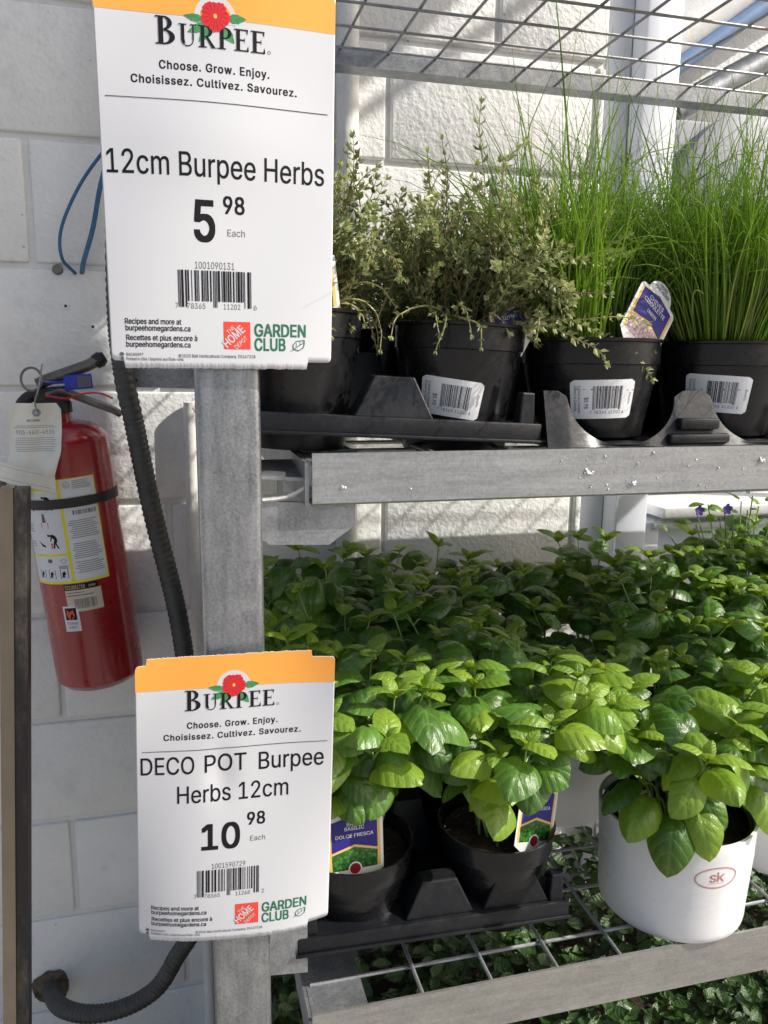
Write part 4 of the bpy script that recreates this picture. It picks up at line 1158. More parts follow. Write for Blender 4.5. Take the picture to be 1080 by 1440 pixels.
def basil_plant(root, rg, n_stems, h, spread, base_r, soil_z, tone, cover=1.0, lean=(0, 0), leaf_L=(0.044, 0.068), prune=None, facing=0.0, low=0.45):
    stems = MB()
    for k in range(n_stems):
        a = 2 * math.pi * (k + rg.uniform(-.35, .35)) / n_stems
        rr = base_r * rg.uniform(0.15, 0.9)
        p0 = Vector((rr * math.cos(a), rr * math.sin(a), soil_z))
        out = spread * rg.uniform(0.45, 1.05)
        hh = h * rg.uniform(0.72, 1.06) * (1 - 0.12 * (out / (spread + 1e-6)) ** 2)
        p3 = Vector((rr * math.cos(a) * .5 + out * math.cos(a) + lean[0], rr * math.sin(a) * .5 + out * math.sin(a) + lean[1], soil_z + hh))
        p1 = p0 + Vector((0.2 * out * math.cos(a), 0.2 * out * math.sin(a), hh * 0.45))
        wob = lambda q_: Vector((rg.uniform(-q_, q_), rg.uniform(-q_, q_), 0))
        path = smooth_path([p0, p1 + wob(0.010), p0.lerp(p3, 0.62) + Vector((0, 0, hh * 0.10)) + wob(0.012), p3], 5)
        stems.tube(path, [0.0016 * (1 - 0.5 * i / len(path)) for i in range(len(path))], 7)
        tdir = (path[-1] - path[-4]).normalized()
        phi = rg.uniform(0, math.pi)
        fr_ = [(0.40, 0.80), (0.60, 0.95), (0.82, 1.0)]
        for ni, (f, sc_) in enumerate(fr_):
            p = path[min(len(path) - 1, int(f * (len(path) - 1)))]
            for side in (0, 1):
                if rg.random() > cover * (low if ni == 0 else 1): continue
                g = phi + ni * math.pi / 2 + side * math.pi + rg.uniform(-.3, .3)
                hd = Vector((math.cos(g), math.sin(g), 0))
                hd = (hd + Vector((math.cos(a), math.sin(a), 0)) * 0.35 + Vector((0, -facing, 0))).normalized()
                el = rg.uniform(-0.50, 0.62) - (0.22 if ni == 0 else 0) + (0.22 if ni == 2 else 0)
                d = (hd * math.cos(el) + Vector((0, 0, math.sin(el)))).normalized()
                L_ = rg.uniform(*leaf_L) * sc_
                pet = p + d * 0.012 + Vector((0, 0, 0.004))
                stems.tube([p, p.lerp(pet, .5) + Vector((0, 0, .002)), pet], [0.0012, 0.0011, 0.0010], 5, cap=False)
                nrm = Vector((0, 0, 1)) + hd * rg.uniform(-0.25, 0.25) + Vector((rg.uniform(-.55, .55), rg.uniform(-.75, .35), 0))
                if prune and prune(pet + Vector(root.location)): continue
                pale = rg.random() < tone[1]  # larger pale share in front plants puts sunlight into the leaf colour
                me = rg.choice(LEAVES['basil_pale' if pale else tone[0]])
                put_leaf(root, me, pet, d, nrm, L_, rg)
        # young rosette at the tip
        tp_ = path[-1]
        for q4 in range(4):
            g = phi + 0.8 + q4 * math.pi / 2 + rg.uniform(-.2, .2)
            el = rg.uniform(0.25, 0.75) if q4 % 2 == 0 else 1.0
            d = Vector((math.cos(g) * math.cos(el), math.sin(g) * math.cos(el), math.sin(el)))
            if prune and prune(tp_ + Vector(root.location)): continue
            L_ = rg.uniform(0.030, 0.048) if q4 % 2 == 0 else rg.uniform(0.016, 0.028)
            me = rg.choice(SMALL)
            put_leaf(root, me, tp_, d, Vector((0, 0, 1)) - Vector((math.cos(g), math.sin(g), 0)) * 0.5, L_, rg)
    stems.build('stems', M['basil_stem'], root, smooth=True)

def pot_profile(R_, h, taper=0.72, rim=0.016, lip=0.0022, th=0.0016):
    rb = R_ * taper
    pr = [(0, 0.0), (rb - 0.004, 0.0), (rb, 0.003)]
    pr += [(rb + (R_ - 0.003 - rb) * k / 6, 0.003 + (h - rim * 1.6 - 0.003) * k / 6) for k in range(1, 7)]
    pr += [(R_ - 0.0016, h - rim * 1.6 + 0.0008), (R_ - 0.0012, h - 0.004), (R_ + lip * 0.4, h - 0.003), (R_ + lip * .5, h - 0.0008), (R_, h),
           (R_ - th, h - 0.0006), (R_ - th - 0.001, h - 0.006), (R_ * 0.93, h - 0.03), (R_ * 0.90, h - 0.05), (0, h - 0.05)]
    return pr

def soil_disc(root, R_, z, rg, chips=40):
    q = MB(); n = 28; rings = 9
    vs = [(0, 0, z + .002)]; 
    for i in range(1, rings + 1):
        r = R_ * i / rings
        for k in range(n):
            a = 2 * math.pi * k / n
            vs.append((r * math.cos(a), r * math.sin(a), z + 0.006 * noise.noise(Vector((r * 60 * math.cos(a), r * 60 * math.sin(a), z * 9)))))
    fs = [(0, 1 + k, 1 + (k + 1) % n) for k in range(n)]
    for i in range(rings - 1):
        for k in range(n):
            a = 1 + i * n + k; b_ = 1 + i * n + (k + 1) % n
            fs.append((a, a + n, b_ + n, b_))
    q.add(vs, fs)
    o = q.build('soil', M['soil'], root, smooth=True)
    q = MB()
    for k in range(chips):
        a = rg.uniform(0, 6.28); r = R_ * math.sqrt(rg.random()) * 0.95; s = rg.uniform(0.0012, 0.0035)
        c = Vector((r * math.cos(a), r * math.sin(a), z + rg.uniform(0.001, 0.005)))
        e = [Vector((rg.uniform(-s, s), rg.uniform(-s, s), rg.uniform(-s, s) * .6)) for _ in range(4)]
        q.add([c + v for v in e], [(0, 1, 2), (0, 2, 3), (0, 3, 1), (1, 3, 2)])
    o = q.build('soil_chips', M['chip'], root); o['kind'] = 'stuff'

_potc = {}
def pot_part(root, R_, h, mat, **kw):
    key = (R_, h, mat.name, tuple(kw.items()))
    if key not in _potc:
        q = MB(); q.lathe(pot_profile(R_, h, **kw), 56); o = q.build('pot', mat, root, smooth=True, sharp=40); _potc[key] = o.data
    else:
        o = link('pot', _potc[key], root)
    return o

class OnPot:
    def __init__(s, r0, r1, z0, z1, yaw): s.a = (r0, r1, z0, z1, yaw)
    def __call__(s, u, v, l):
        r0, r1, z0, z1, yaw = s.a
        t = min(1, max(0, (v - z0) / (z1 - z0))); r = r0 + (r1 - r0) * t + l
        a = yaw + u / (r0 + r1) * 2
        return Vector((math.sin(a) * r, -math.cos(a) * r, v))

def price_sticker(root, surf, uc, vc, w, h, rot=0.0, seed=1):
    """vc is a height; the print is laid with v upwards"""
    cr, sr = math.cos(rot), math.sin(rot)
    S = lambda u, v, l: surf(uc + u * cr - v * sr, vc - (u * sr + v * cr), l)
    pr = Print(S, root)
    c = 0.004
    def f(a, b_):
        v = (b_ - .5) * h; ww = w / 2
        d = h / 2 - abs(v)
        if d < c: ww -= c - math.sqrt(max(0, c * c - (c - d) ** 2))
        return ((a * 2 - 1) * ww, v)
    pr.grid('price_sticker', f, 14, 16, M['sticker'], 0.0004)
    pr.rects('sticker_barcode', barcode(-w * 0.16, w * 0.30, -h * 0.34, h * 0.24, seed, 0.001), M['ink'], 0.0009, 3)
    pr.text('lettering', '7 78365 11202 6', -w * 0.20, w * 0.36, h * 0.37, 0.0030, M['ink_grey'], lift=0.0009)
    pr.text('lettering', '$5.98', -w * 0.24, -w * 0.24 + 0.0001 + 0.011, 0.004, 0.0036, M['ink'], 0.02, rot=R(-90), lift=0.0009) if False else None
    def vert(body, u, v0, v1, cap, mt):
        vs, fs, wd = text_mesh(body, 0.01)
        k = (v1 - v0) / wd
        pr.mesh('lettering', [(u + y * cap, v0 + x * k) for x, y in vs], fs, mt, 0.0009)
    vert('$5.98', -w * 0.285, -0.002, 0.009, 0.0038, M['ink'])
    vert('Cultivé au Canada', -w * 0.38, -h * 0.36, h * 0.34, 0.0026, M['ink_grey'])
    vert('Grown in Canada', -w * 0.44, -h * 0.36, h * 0.30, 0.0026, M['ink_grey'])
    vert('Flora2Go', w * 0.42, -h * 0.16, h * 0.14, 0.0022, M['ink_grey'])

# ------------------------------------------------------------------ trays
def seg_tray(name, label, x0, x1, y0, y1, z, pots, tilt=0.0, bumps=True, group='black nursery trays'):
    cx, cy = (x0 + x1) / 2, (y0 + y1) / 2
    t = empty(name, (cx, cy, z), label, 'tray', group)
    t.rotation_euler = (0, tilt, 0)
    hx, hy = (x1 - x0) / 2, (y1 - y0) / 2
    q = MB(); q.box(-hx + .003, hx - .003, -hy + .003, hy - .003, -0.0030, 0.0, bev=0.0012); q.build('deck', M['tray'], t, smooth=True)
    q = MB()
    th = 0.0022
    q.box(-hx - .002, hx + .002, -hy - .002, -hy + .0028, -0.0175, 0.0016, bev=0.002)
    q.box(-hx - .002, hx + .002, hy - .0028, hy + .002, -0.0175, 0.0016, bev=0.002)
    q.box(-hx - .002, -hx + .0028, -hy + .003, hy - .003, -0.0175, 0.0014, bev=0.002)
    q.box(hx - .0028, hx + .002, -hy + .003, hy - .003, -0.0175, 0.0014, bev=0.002)
    q.box(-hx - .004, hx + .004, -hy - .0045, -hy - .0015, -0.0175, -0.0140, bev=0.001)
    q.build('rim', M['tray'], t, smooth=True)
    def frustum(cx_, cy_, ax, ay, bx, by, h):
        q = MB(); 
        q.add([(cx_ - ax, cy_ - ay, 0), (cx_ + ax, cy_ - ay, 0), (cx_ + ax, cy_ + ay, 0), (cx_ - ax, cy_ + ay, 0),
               (cx_ - bx, cy_ - by, h), (cx_ + bx, cy_ - by, h), (cx_ + bx, cy_ + by, h), (cx_ - bx, cy_ + by, h)],
              [(0, 1, 5, 4), (1, 2, 6, 5), (2, 3, 7, 6), (3, 0, 4, 7), (4, 5, 6, 7), (3, 2, 1, 0)])
        o = q.build('support', M['tray'], t)
        md = o.modifiers.new('round', 'BEVEL'); md.width = 0.0016; md.segments = 2
        return o
    xs = sorted(set(p[0] for p in pots)); ys = sorted(set(p[1] for p in pots))
    for i in range(len(xs) - 1):
        mx = (xs[i] + xs[i + 1]) / 2 - cx
        frustum(mx, -hy + 0.022, 0.038, 0.017, 0.019, 0.010, 0.038)
        for j in range(len(ys) - 1):
            frustum(mx, (ys[j] + ys[j + 1]) / 2 - cy, 0.030, 0.030, 0.016, 0.016, 0.060)
    for sx in (-1, 1):
        frustum(sx * (hx - 0.011), -hy + 0.012, 0.008, 0.008, 0.0065, 0.006, 0.030)
        frustum(sx * (hx - 0.011), hy - 0.012, 0.008, 0.008, 0.0065, 0.006, 0.030)
    for px_, py_, r in pots:
        q = MB(); q.lathe([(r, -0.003), (r * 0.93, -0.030), (r * 0.90, -0.034), (r * 0.3, -0.036), (0, -0.036)], 36, (px_ - cx, py_ - cy, 0)); q.build('cup', M['tray'], t, smooth=True)
    return t

# lower shelf: black pots in a tray
POT_R = 0.0655
ZL = Z_LOW
low_pots = [(0.165, 0.750), (0.338, 0.748)]
seg_tray('pot_tray', 'black plastic tray on the lower shelf carrying black basil pots', 0.097, 0.391, 0.692, 1.01, ZL + 0.0655,
         [(0.165, 0.757, 0.050), (0.328, 0.757, 0.050), (0.165, 0.925, 0.050), (0.338, 0.925, 0.050)], R(1.6))
rgm = random.Random(77)
def black_basil(x, y, z0, label, seed, h=0.17, stems=9, tone=('basil', 0.22), group='basil plants in black pots', **kw):
    rg = random.Random(seed)
    root = empty('potted_basil', (x, y, z0), label, 'potted plant', group, rz=0)
    pot_part(root, POT_R, 0.112, M['black'])
    soil_disc(root, POT_R * 0.93, 0.094, rg)
    basil_plant(root, rg, stems, h, kw.pop('spread', 0.095), 0.028, 0.092, tone, **kw)
    return root
FZ = ZL + 0.018
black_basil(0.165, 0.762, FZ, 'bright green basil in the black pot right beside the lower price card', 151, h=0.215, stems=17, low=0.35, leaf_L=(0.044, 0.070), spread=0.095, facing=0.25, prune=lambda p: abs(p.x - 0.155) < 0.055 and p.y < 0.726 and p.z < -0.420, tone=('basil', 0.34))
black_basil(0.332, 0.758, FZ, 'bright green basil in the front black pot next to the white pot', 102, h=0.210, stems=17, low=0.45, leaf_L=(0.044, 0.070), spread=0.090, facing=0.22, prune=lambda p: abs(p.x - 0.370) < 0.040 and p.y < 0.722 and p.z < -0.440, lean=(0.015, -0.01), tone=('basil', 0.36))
G2 = 'basil plants in the second row'
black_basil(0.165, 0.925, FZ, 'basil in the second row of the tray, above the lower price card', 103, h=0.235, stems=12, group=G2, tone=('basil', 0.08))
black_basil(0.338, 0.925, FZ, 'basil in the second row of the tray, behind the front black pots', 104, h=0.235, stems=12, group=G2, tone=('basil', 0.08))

# white deco pots
def white_basil(x, y, label, seed, logo=False, skirt=(), R_=0.0900, h=0.124, **kw):
    rg = random.Random(seed)
    root = empty('potted_basil', (x, y, ZL + 0.001), label, 'potted plant', 'basil plants in white pots')
    q = MB()
    pr = [(0, 0), (R_ * 0.90, 0), (R_ * 0.922, 0.002), (R_ * 0.935, 0.009)]
    pr += [(R_ * (0.93 + 0.07 * k / 8), 0.011 + (h - 0.013) * k / 8) for k in range(1, 9)]
    pr += [(R_ * 0.996, h), (R_ - 0.0035, h), (R_ - 0.0045, h - 0.004), (R_ * 0.93, h - 0.05), (0, h - 0.05)]
    q.lathe(pr, 80); q.build('pot', M['white_pot'], root, smooth=True, sharp=40)
    q = MB(); q.lathe([(R_ * 0.86, h - 0.045), (R_ - 0.0075, h - 0.010), (R_ - 0.0062, h - 0.009), (R_ - 0.0062, h - 0.0075), (R_ - 0.010, h - 0.008), (R_ * 0.84, h - 0.045)], 56)
    q.build('inner_pot', M['black'], root, smooth=True)
    soil_disc(root, R_ * 0.90, h - 0.020, rg, 90)
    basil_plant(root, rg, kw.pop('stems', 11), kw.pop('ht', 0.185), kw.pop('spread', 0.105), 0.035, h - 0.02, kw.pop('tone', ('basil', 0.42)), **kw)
    for (deg, dz, ln) in skirt:
        g = R(deg); hd = Vector((math.cos(g), math.sin(g), 0))
        p = hd * (R_ * 0.72) + Vector((0, 0, h + dz))
        q = MB(); q.tube(smooth_path([Vector((hd.x * .02, hd.y * .02, h - .02)), hd * (R_ * 0.45) + Vector((0, 0, h + dz * .7)), p], 5), 0.0012, 6); q.build('stems', M['basil_stem'], root, smooth=True)
        el = rg.uniform(-0.75, -0.35)
        put_leaf(root, rg.choice(LEAVES['basil_pale' if rg.random() < .5 else 'basil']), p, hd * math.cos(el) + Vector((0, 0, math.sin(el))), Vector((0, 0, 1)) + hd * .8, ln, rg)
    if logo:
        surf = OnPot(R_ * 0.93, R_, 0.011, h - 0.002, R(-4))
        S = lambda u, v, l: surf(u, 0.086 - v, l)
        pr_ = Print(S, root)
        ring_print(pr_, 0, 0, 0.0255, 0.0135, 0.0013, 'pot_logo', M['logo_red'], 0.0004)
        p, f = ringfaces(disc(0, 0, 0.0236, 0.0116, 40), disc(0, 0, 0.0233, 0.0113, 40)); pr_.mesh('pot_logo', p, f, M['logo_red'], 0.0005)
        pr_.text('pot_lettering', 'S', -0.0085, -0.0010, 0.0048, 0.0092, M['logo_red'], 0.05, lift=0.0006)
        pr_.text('pot_lettering', 'K', 0.0000, 0.0090, 0.0048, 0.0092, M['logo_red'], 0.05, lift=0.0006)
        pr_.poly('pot_lettering', disc(0.0005, -0.0062, 0.0014, 0.0014, 10), M['logo_red'], 0.0006)
        pr_.rects('pot_lettering', [(-0.010, 0.0095, 0.0066, 0.0070)], M['logo_red'], 0.0006, 1)
    return root
M['logo_red'] = plain('logo_faded_red', (0.42, 0.20, 0.19), 0.4, var=0.15, scale=300)
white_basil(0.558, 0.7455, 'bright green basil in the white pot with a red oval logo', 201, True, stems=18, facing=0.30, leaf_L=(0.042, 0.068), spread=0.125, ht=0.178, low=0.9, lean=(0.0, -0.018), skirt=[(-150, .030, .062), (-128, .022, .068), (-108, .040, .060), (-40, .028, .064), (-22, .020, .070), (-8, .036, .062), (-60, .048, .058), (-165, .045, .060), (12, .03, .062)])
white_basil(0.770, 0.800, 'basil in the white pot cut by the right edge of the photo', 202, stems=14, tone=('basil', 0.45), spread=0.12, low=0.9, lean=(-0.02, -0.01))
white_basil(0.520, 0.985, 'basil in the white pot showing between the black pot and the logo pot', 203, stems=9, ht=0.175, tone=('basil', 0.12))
# shaded rows at the back: black pots, standing straight on the wires
back = [(0.165, 1.09), (0.338, 1.09), (0.715, 0.985), (0.90, 0.97), (0.50, 1.165), (0.68, 1.165), (0.86, 1.15), (1.04, 1.05), (1.06, 1.22),
        (0.17, 1.235), (0.335, 1.235), (1.22, 1.15), (0.96, 0.80)]
BL = ['basil in the third row, right of the galvanised post', 'basil in the third row of the black tray, above the second black pot', 'basil behind the white pots, just left of the right-hand edge rows',
      'basil near the right edge, behind the white pot that the edge cuts', 'shaded basil directly below the sprawling thyme and its tray', 'shaded basil directly below the chives pot with the blue tag',
      'shaded basil directly below the second chives pot', 'shaded basil in front of the viola, at the right edge', 'basil in the farthest row, right of the viola',
      'basil in the farthest row, just below the welded corner plate', 'basil in the farthest row, below the left end of the middle rail', 'basil outside the right edge, level with the viola', 'basil outside the right edge in the front row']
for i, (x, y) in enumerate(back):
    tone = ('basil', 0.0)  # no pale leaves: part of the back rows' shade is leaf colour
    black_basil(x, y, FZ, BL[i], 300 + i, h=rgm.uniform(0.215, 0.245),
                stems=11 if y > 1.06 else 12, spread=0.10, tone=tone, group='basil in the shaded back rows', leaf_L=(0.048, 0.070),
                prune=lambda p: p.z < -0.455)

# ------------------------------------------------------------------ plant tags
def plant_tag(label, loc, yaw, lean, w, h, lines, seed, photo_tone, roll=0.0, flower=False):
    root = empty('plant_tag', loc, label, 'plant tag', 'blue plant tags')
    root.rotation_euler = (lean, roll, yaw)
    def S(u, v, l): return (u, -l - 0.0006, v)
    sx = w / 2
    def outline(k, hd=0.0):
        pts = [(-sx * k, -0.003), (-sx * 0.15, -0.020), (sx * 0.15, -0.020), (sx * k, -0.003), (sx * k, h * 0.72), (sx * k * 0.90, h * 0.765)]
        n = 12
        for i in range(n + 1):
            a = math.pi * i / n
            pts.append((sx * 0.62 * k * math.cos(a), h * 0.79 + (h * 0.21 - hd) * math.sin(a)))
        pts += [(-sx * k * 0.90, h * 0.765), (-sx * k, h * 0.72)]
        return pts
    pr = Print(S, root)
    o = pr.poly('tag_card', outline(1.0), M['tag_white'], 0.0)
    md = o.modifiers.new('thickness', 'SOLIDIFY'); md.thickness = 0.0006; md.offset = -1
    pr.poly('tag_border', [(-sx * .90, 0), (sx * .90, 0), (sx * .90, h * .70), (0, h * 0.80), (-sx * .90, h * .70)], M['tag_yellow'], 0.0003)
    pr.poly('tag_panel', [(-sx * .80, h * .27), (0, h * .36), (sx * .80, h * .27), (sx * .80, h * .715), (0, h * 0.785), (-sx * .80, h * .715)], M['tag_blue'], 0.0006)
    pr.poly('tag_picture', [(-sx * .78, 0.0), (sx * .78, 0.0), (sx * .80, h * .235), (0, h * .325), (-sx * .80, h * .235)], M['picture_' + photo_tone], 0.0006)
    for body, wf, vb, cap, mt in lines:
        pr2 = Print(lambda u, v, l: S(u, -v, l), root)
        pr2.text('lettering', body, -sx * wf, sx * wf, -h * vb, h * cap, M[mt], 0.02, lift=0.0010)
    if flower:
        pr.poly('tag_rosette', disc(0, 0.0005, h * .10, h * .10, 20), M['tag_white'], 0.0008)
        pr.poly('tag_rosette', disc(0, 0.0005, h * .08, h * .08, 20), M['dark_red'], 0.0011)
    return root
def picture(name, stops, sc_):
    mt, nt, N, L, B = new_mat(name)
    v = N.new('ShaderNodeTexVoronoi'); v.inputs['Scale'].default_value = sc_
    g = N.new('ShaderNodeTexCoord'); L.new(g.outputs['Object'], v.inputs['Vector'])
    r = ramp(N, L, v.outputs['Distance'], stops); L.new(r.outputs[0], B.inputs['Base Color'])
    B.inputs['Roughness'].default_value = 0.35
    return mt
M['picture_green'] = picture('picture_of_basil', [(0.0, (0.10, 0.32, 0.05)), (0.35, (0.03, 0.14, 0.02)), (0.8, (0.01, 0.05, 0.01))], 260)
M['picture_lilac'] = picture('picture_of_chives', [(0.0, (0.60, 0.45, 0.50)), (0.4, (0.45, 0.30, 0.38)), (0.8, (0.18, 0.15, 0.10))], 300)
BAS = [('HERB', .22, .915, .045, 'ink_grey'), ('FINE HERBE', .42, .855, .045, 'ink_grey'), ('BASIL', .26, .640, .052, 'tag_white'), ('BASILIC', .34, .575, .052, 'tag_white'), ('DOLCE FRESCA', .66, .470, .050, 'tag_white')]
plant_tag('blue basil tag in the black pot beside the lower price card', (0.158, 0.7120, FZ + 0.1085), R(3), R(-7), 0.061, 0.072, BAS, 1, 'green', flower=True)
plant_tag('blue basil tag half behind leaves in the black pot near the white pot', (0.360, 0.7190, FZ + 0.104), R(16), R(-8), 0.056, 0.072, BAS, 2, 'green', roll=R(14), flower=True)
plant_tag('blue tag mostly hidden by leaves in the logo pot', (0.512, 0.738, ZL + 0.090), R(20), R(-14), 0.056, 0.066, BAS, 3, 'green', roll=R(-10))
CHV = [('HERB', .22, .915, .050, 'ink_grey'), ('FINE HERBE', .42, .850, .050, 'ink_grey'), ('CHIVES', .40, .640, .062, 'tag_white'), ('CIBOULETTE', .60, .560, .062, 'tag_white'), ('ONION', .26, .450, .050, 'tag_white')]

# ------------------------------------------------------------------ middle shelf: trays, thyme, chives
seg_tray('pot_tray', 'black plastic tray on the middle shelf carrying the thyme pots', 0.030, 0.330, 0.690, 1.25, -0.0505,
         [(0.106, 0.765, 0.056), (0.2715, 0.765, 0.056), (0.106, 0.93, 0.056), (0.2715, 0.93, 0.056), (0.106, 1.095, 0.056), (0.2715, 1.095, 0.056)], R(2.8), group='black nursery trays')  # deck runs further back for a third row, added to shade the lower basil

# tray with tall scalloped front around the chive pots
CXP = [0.418, 0.577, 0.736, 0.895]
t = empty('scalloped_tray', (0.66, 0.83, Z_MID), 'black tray with tall scalloped walls around the chive pots', 'tray')
def scallop(y, lean):
    q = MB(); x0, x1 = CXP[0] - 0.083, CXP[-1] + 0.083
    n = 300; vs = []
    def top(x):
        d = min(abs(x - c) for c in CXP)
        # deep dip in front of each pot, narrow peak between two pots
        if d < 0.058: return 0.001 + 0.046 * (1 - math.sqrt(max(0, 1 - (d / 0.058) ** 2)))
        return 0.047 + 0.006 * min(1, (d - 0.058) / 0.010)
    for i in range(n + 1):
        x = x0 + (x1 - x0) * i / n
        h = top(x)
        d = min(abs(x - c) for c in CXP)
        by = 0.012 * (1 - min(1, d / 0.079) ** 2)
        for (yy, zz) in ((y - by * 0 - 0.004, 0.0), (y + lean * h - 0.0, h), (y + lean * h + 0.0018, h), (y + 0.0, 0.0)):
            vs.append((x, yy, zz + Z_MID))
    fs = []
    for i in range(n):
        for k in range(4):
            a = i * 4 + k; b_ = i * 4 + (k + 1) % 4
            fs.append((a, b_, b_ + 4, a + 4))
    fs += [(0, 1, 2, 3), (n * 4 + 3, n * 4 + 2, n * 4 + 1, n * 4)]
    q.add(vs, fs); return q
P_(scallop(0.684, 0.22), 'front_wall', M['tray'], True)(t)
P_(scallop(1.262, -0.1), 'back_wall', M['tray'], True)(t)
q = MB(); q.box(CXP[0] - 0.083, CXP[-1] + 0.083, 0.682, 1.262, Z_MID + 0.0006, Z_MID + 0.003, bev=0.0008); P_(q, 'base', M['tray'], True)(t)  # base extended towards the wall to block light from the shelf below
for i in range(len(CXP) - 1):
    mx = (CXP[i] + CXP[i + 1]) / 2
    q = MB(); q.box(mx - 0.034, mx + 0.034, 0.676, 0.690, Z_MID + 0.002, Z_MID + 0.012, bev=0.003); P_(q, 'ledge', M['tray'], True)(t)
    q = MB(); q.box(mx - 0.022, mx + 0.022, 0.6785, 0.690, Z_MID + 0.016, Z_MID + 0.027, bev=0.002); P_(q, 'ledge', M['tray'], True)(t)

def thyme_plant(root, rg, z0, n_st, h, spread, trailing=0, dir_bias=(0, 0), tall=(), keep=None, trail_a=(-2.7, -0.4), spill=0):
    st = MB(); lf = MB()
    def grow(p, d, length, r0, tone_s, tone_l, droop, wig, leafsz, dens=0.0045, grav=0.0):
        steps = max(4, int(length / 0.006)); pts = [p.copy()]; rads = [r0]
        acc = 0; phi = rg.uniform(0, 3)
        for i in range(steps):
            f = i / steps
            if keep and not keep(p): break
            d = (d + Vector((rg.uniform(-wig, wig), rg.uniform(-wig, wig), rg.uniform(-wig, wig) * .6 + grav - droop * f * 0.12))).normalized()
            p = p + d * (length / steps)
            pts.append(p.copy()); rads.append(r0 * (1 - 0.6 * f))
            acc += length / steps
            if acc >= dens and f > 0.12:
                acc = 0; phi += math.pi / 2
                s_ = leafsz * rg.uniform(0.7, 1.25) * (1.0 if f < .8 else 0.85)
                cnt = 2 if rg.random() < 0.55 else 4
                for k in range(cnt):
                    g = phi + math.pi * k + (0.6 if k > 1 else 0)
                    side = d.orthogonal().normalized(); sd2 = d.cross(side)
                    ld = (side * math.cos(g) + sd2 * math.sin(g)) * 0.85 + d * rg.uniform(0.35, 0.9)
                    ld.normalize(); wv = ld.cross(d).normalized() * s_ * 0.25
                    n_ = ld.cross(wv).normalized() * s_ * 0.10
                    s2 = s_ * (0.62 if k > 1 else 1)
                    b0 = p; mid = p + ld * s2 * 0.45; tip = p + ld * s2 - n_ * 0.8
                    q_ = 0.62 if k > 1 else 1
                    lf.add([b0, mid + wv * q_ + n_ * .7, tip, mid - wv * q_ + n_ * .7, mid - n_ * 0.2],
                           [(0, 1, 4), (1, 2, 4), (2, 3, 4), (3, 0, 4)], 0, min(1, max(0, tone_l + rg.uniform(-.25, .25) + (0.15 if f > .75 else 0))))
        if len(pts) > 1: st.tube(pts, rads, 4, cap=False, col=tone_s)
        # tip tuft
        if len(pts) < 3: return pts + [p, p]
        for k in range(5):
            g = k * 2.4; side = d.orthogonal().normalized(); sd2 = d.cross(side)
            ld = (d * 1.2 + (side * math.cos(g) + sd2 * math.sin(g)) * 0.7).normalized(); s_ = leafsz * 0.8
            wv = ld.cross(d); wv = (wv.normalized() if wv.length > 1e-4 else side) * s_ * 0.2
            lf.add([p, p + ld * s_ * .5 + wv, p + ld * s_, p + ld * s_ * .5 - wv], [(0, 1, 2, 3)], 0, min(1, tone_l + 0.2))
        return pts
    for k in range(n_st):
        a = rg.uniform(0, 2 * math.pi); r = 0.042 * math.sqrt(rg.random())
        o_ = spread * rg.random() ** 0.8
        d = Vector((math.cos(a) * o_ + dir_bias[0], math.sin(a) * o_ + dir_bias[1], 1.0)).normalized()
        L_ = h * rg.uniform(0.45, 1.05)
        pts = grow(Vector((r * math.cos(a), r * math.sin(a), z0)), d, L_, rg.uniform(0.0006, 0.0010), rg.uniform(0, .8), rg.uniform(0.15, 0.75), rg.uniform(0, 1.6), 0.23, rg.uniform(0.0070, 0.0105))
        for b_ in range(rg.choice((1, 2, 2, 3))):
            i = rg.randint(len(pts) // 3, max(len(pts) // 3, len(pts) - 2))
            dd = ((pts[i + 1] - pts[i]).normalized() + Vector((rg.uniform(-.9, .9), rg.uniform(-.9, .9), rg.uniform(0, .6)))).normalized()
            grow(pts[i].copy(), dd, L_ * rg.uniform(.2, .42), 0.0006, rg.uniform(.2, .9), rg.uniform(0.2, 0.85), 0.3, 0.16, rg.uniform(0.0065, 0.010))
    for k in range(spill):
        a = rg.uniform(-0.7, 0.5)
        d = Vector((math.cos(a) * rg.uniform(0.5, 1.5), math.sin(a), rg.uniform(0.6, 1.3))).normalized()
        grow(Vector((0.03, -0.01, z0)) + Vector((rg.uniform(-.02, .02), rg.uniform(-.02, .02), 0)), d, rg.uniform(0.10, 0.19), rg.uniform(0.0009, 0.0014), rg.uniform(.6, 1), rg.uniform(0.55, 1.0), rg.uniform(0.1, 1.1), 0.30, rg.uniform(0.0065, 0.0095))
    for k in range(trailing):
        a = rg.uniform(*trail_a); rr = 0.05
        p0 = Vector((rr * math.cos(a) * .6, rr * math.sin(a) * .6, z0 + 0.012))
        d = Vector((math.cos(a), math.sin(a), 0.55)).normalized()
        grow(p0, d, rg.uniform(0.045, 0.095), rg.uniform(0.0009, 0.0014), rg.uniform(.7, 1), rg.uniform(.3, .8), 2.4, 0.34, rg.uniform(0.006, 0.009), dens=0.009, grav=-0.05)
    for (dx, dy, L_, sz) in tall:
        grow(Vector((dx * 0.2, dy * 0.2, z0)), Vector((dx, dy, 1)).normalized(), L_, 0.0010, 0.75, 0.50, 0.0, 0.07, sz, dens=0.009)
    o = st.build('stems', M['thyme_stem'], root); o['kind'] = 'stuff'
    o = lf.build('foliage', M['thyme'], root); o['kind'] = 'stuff'

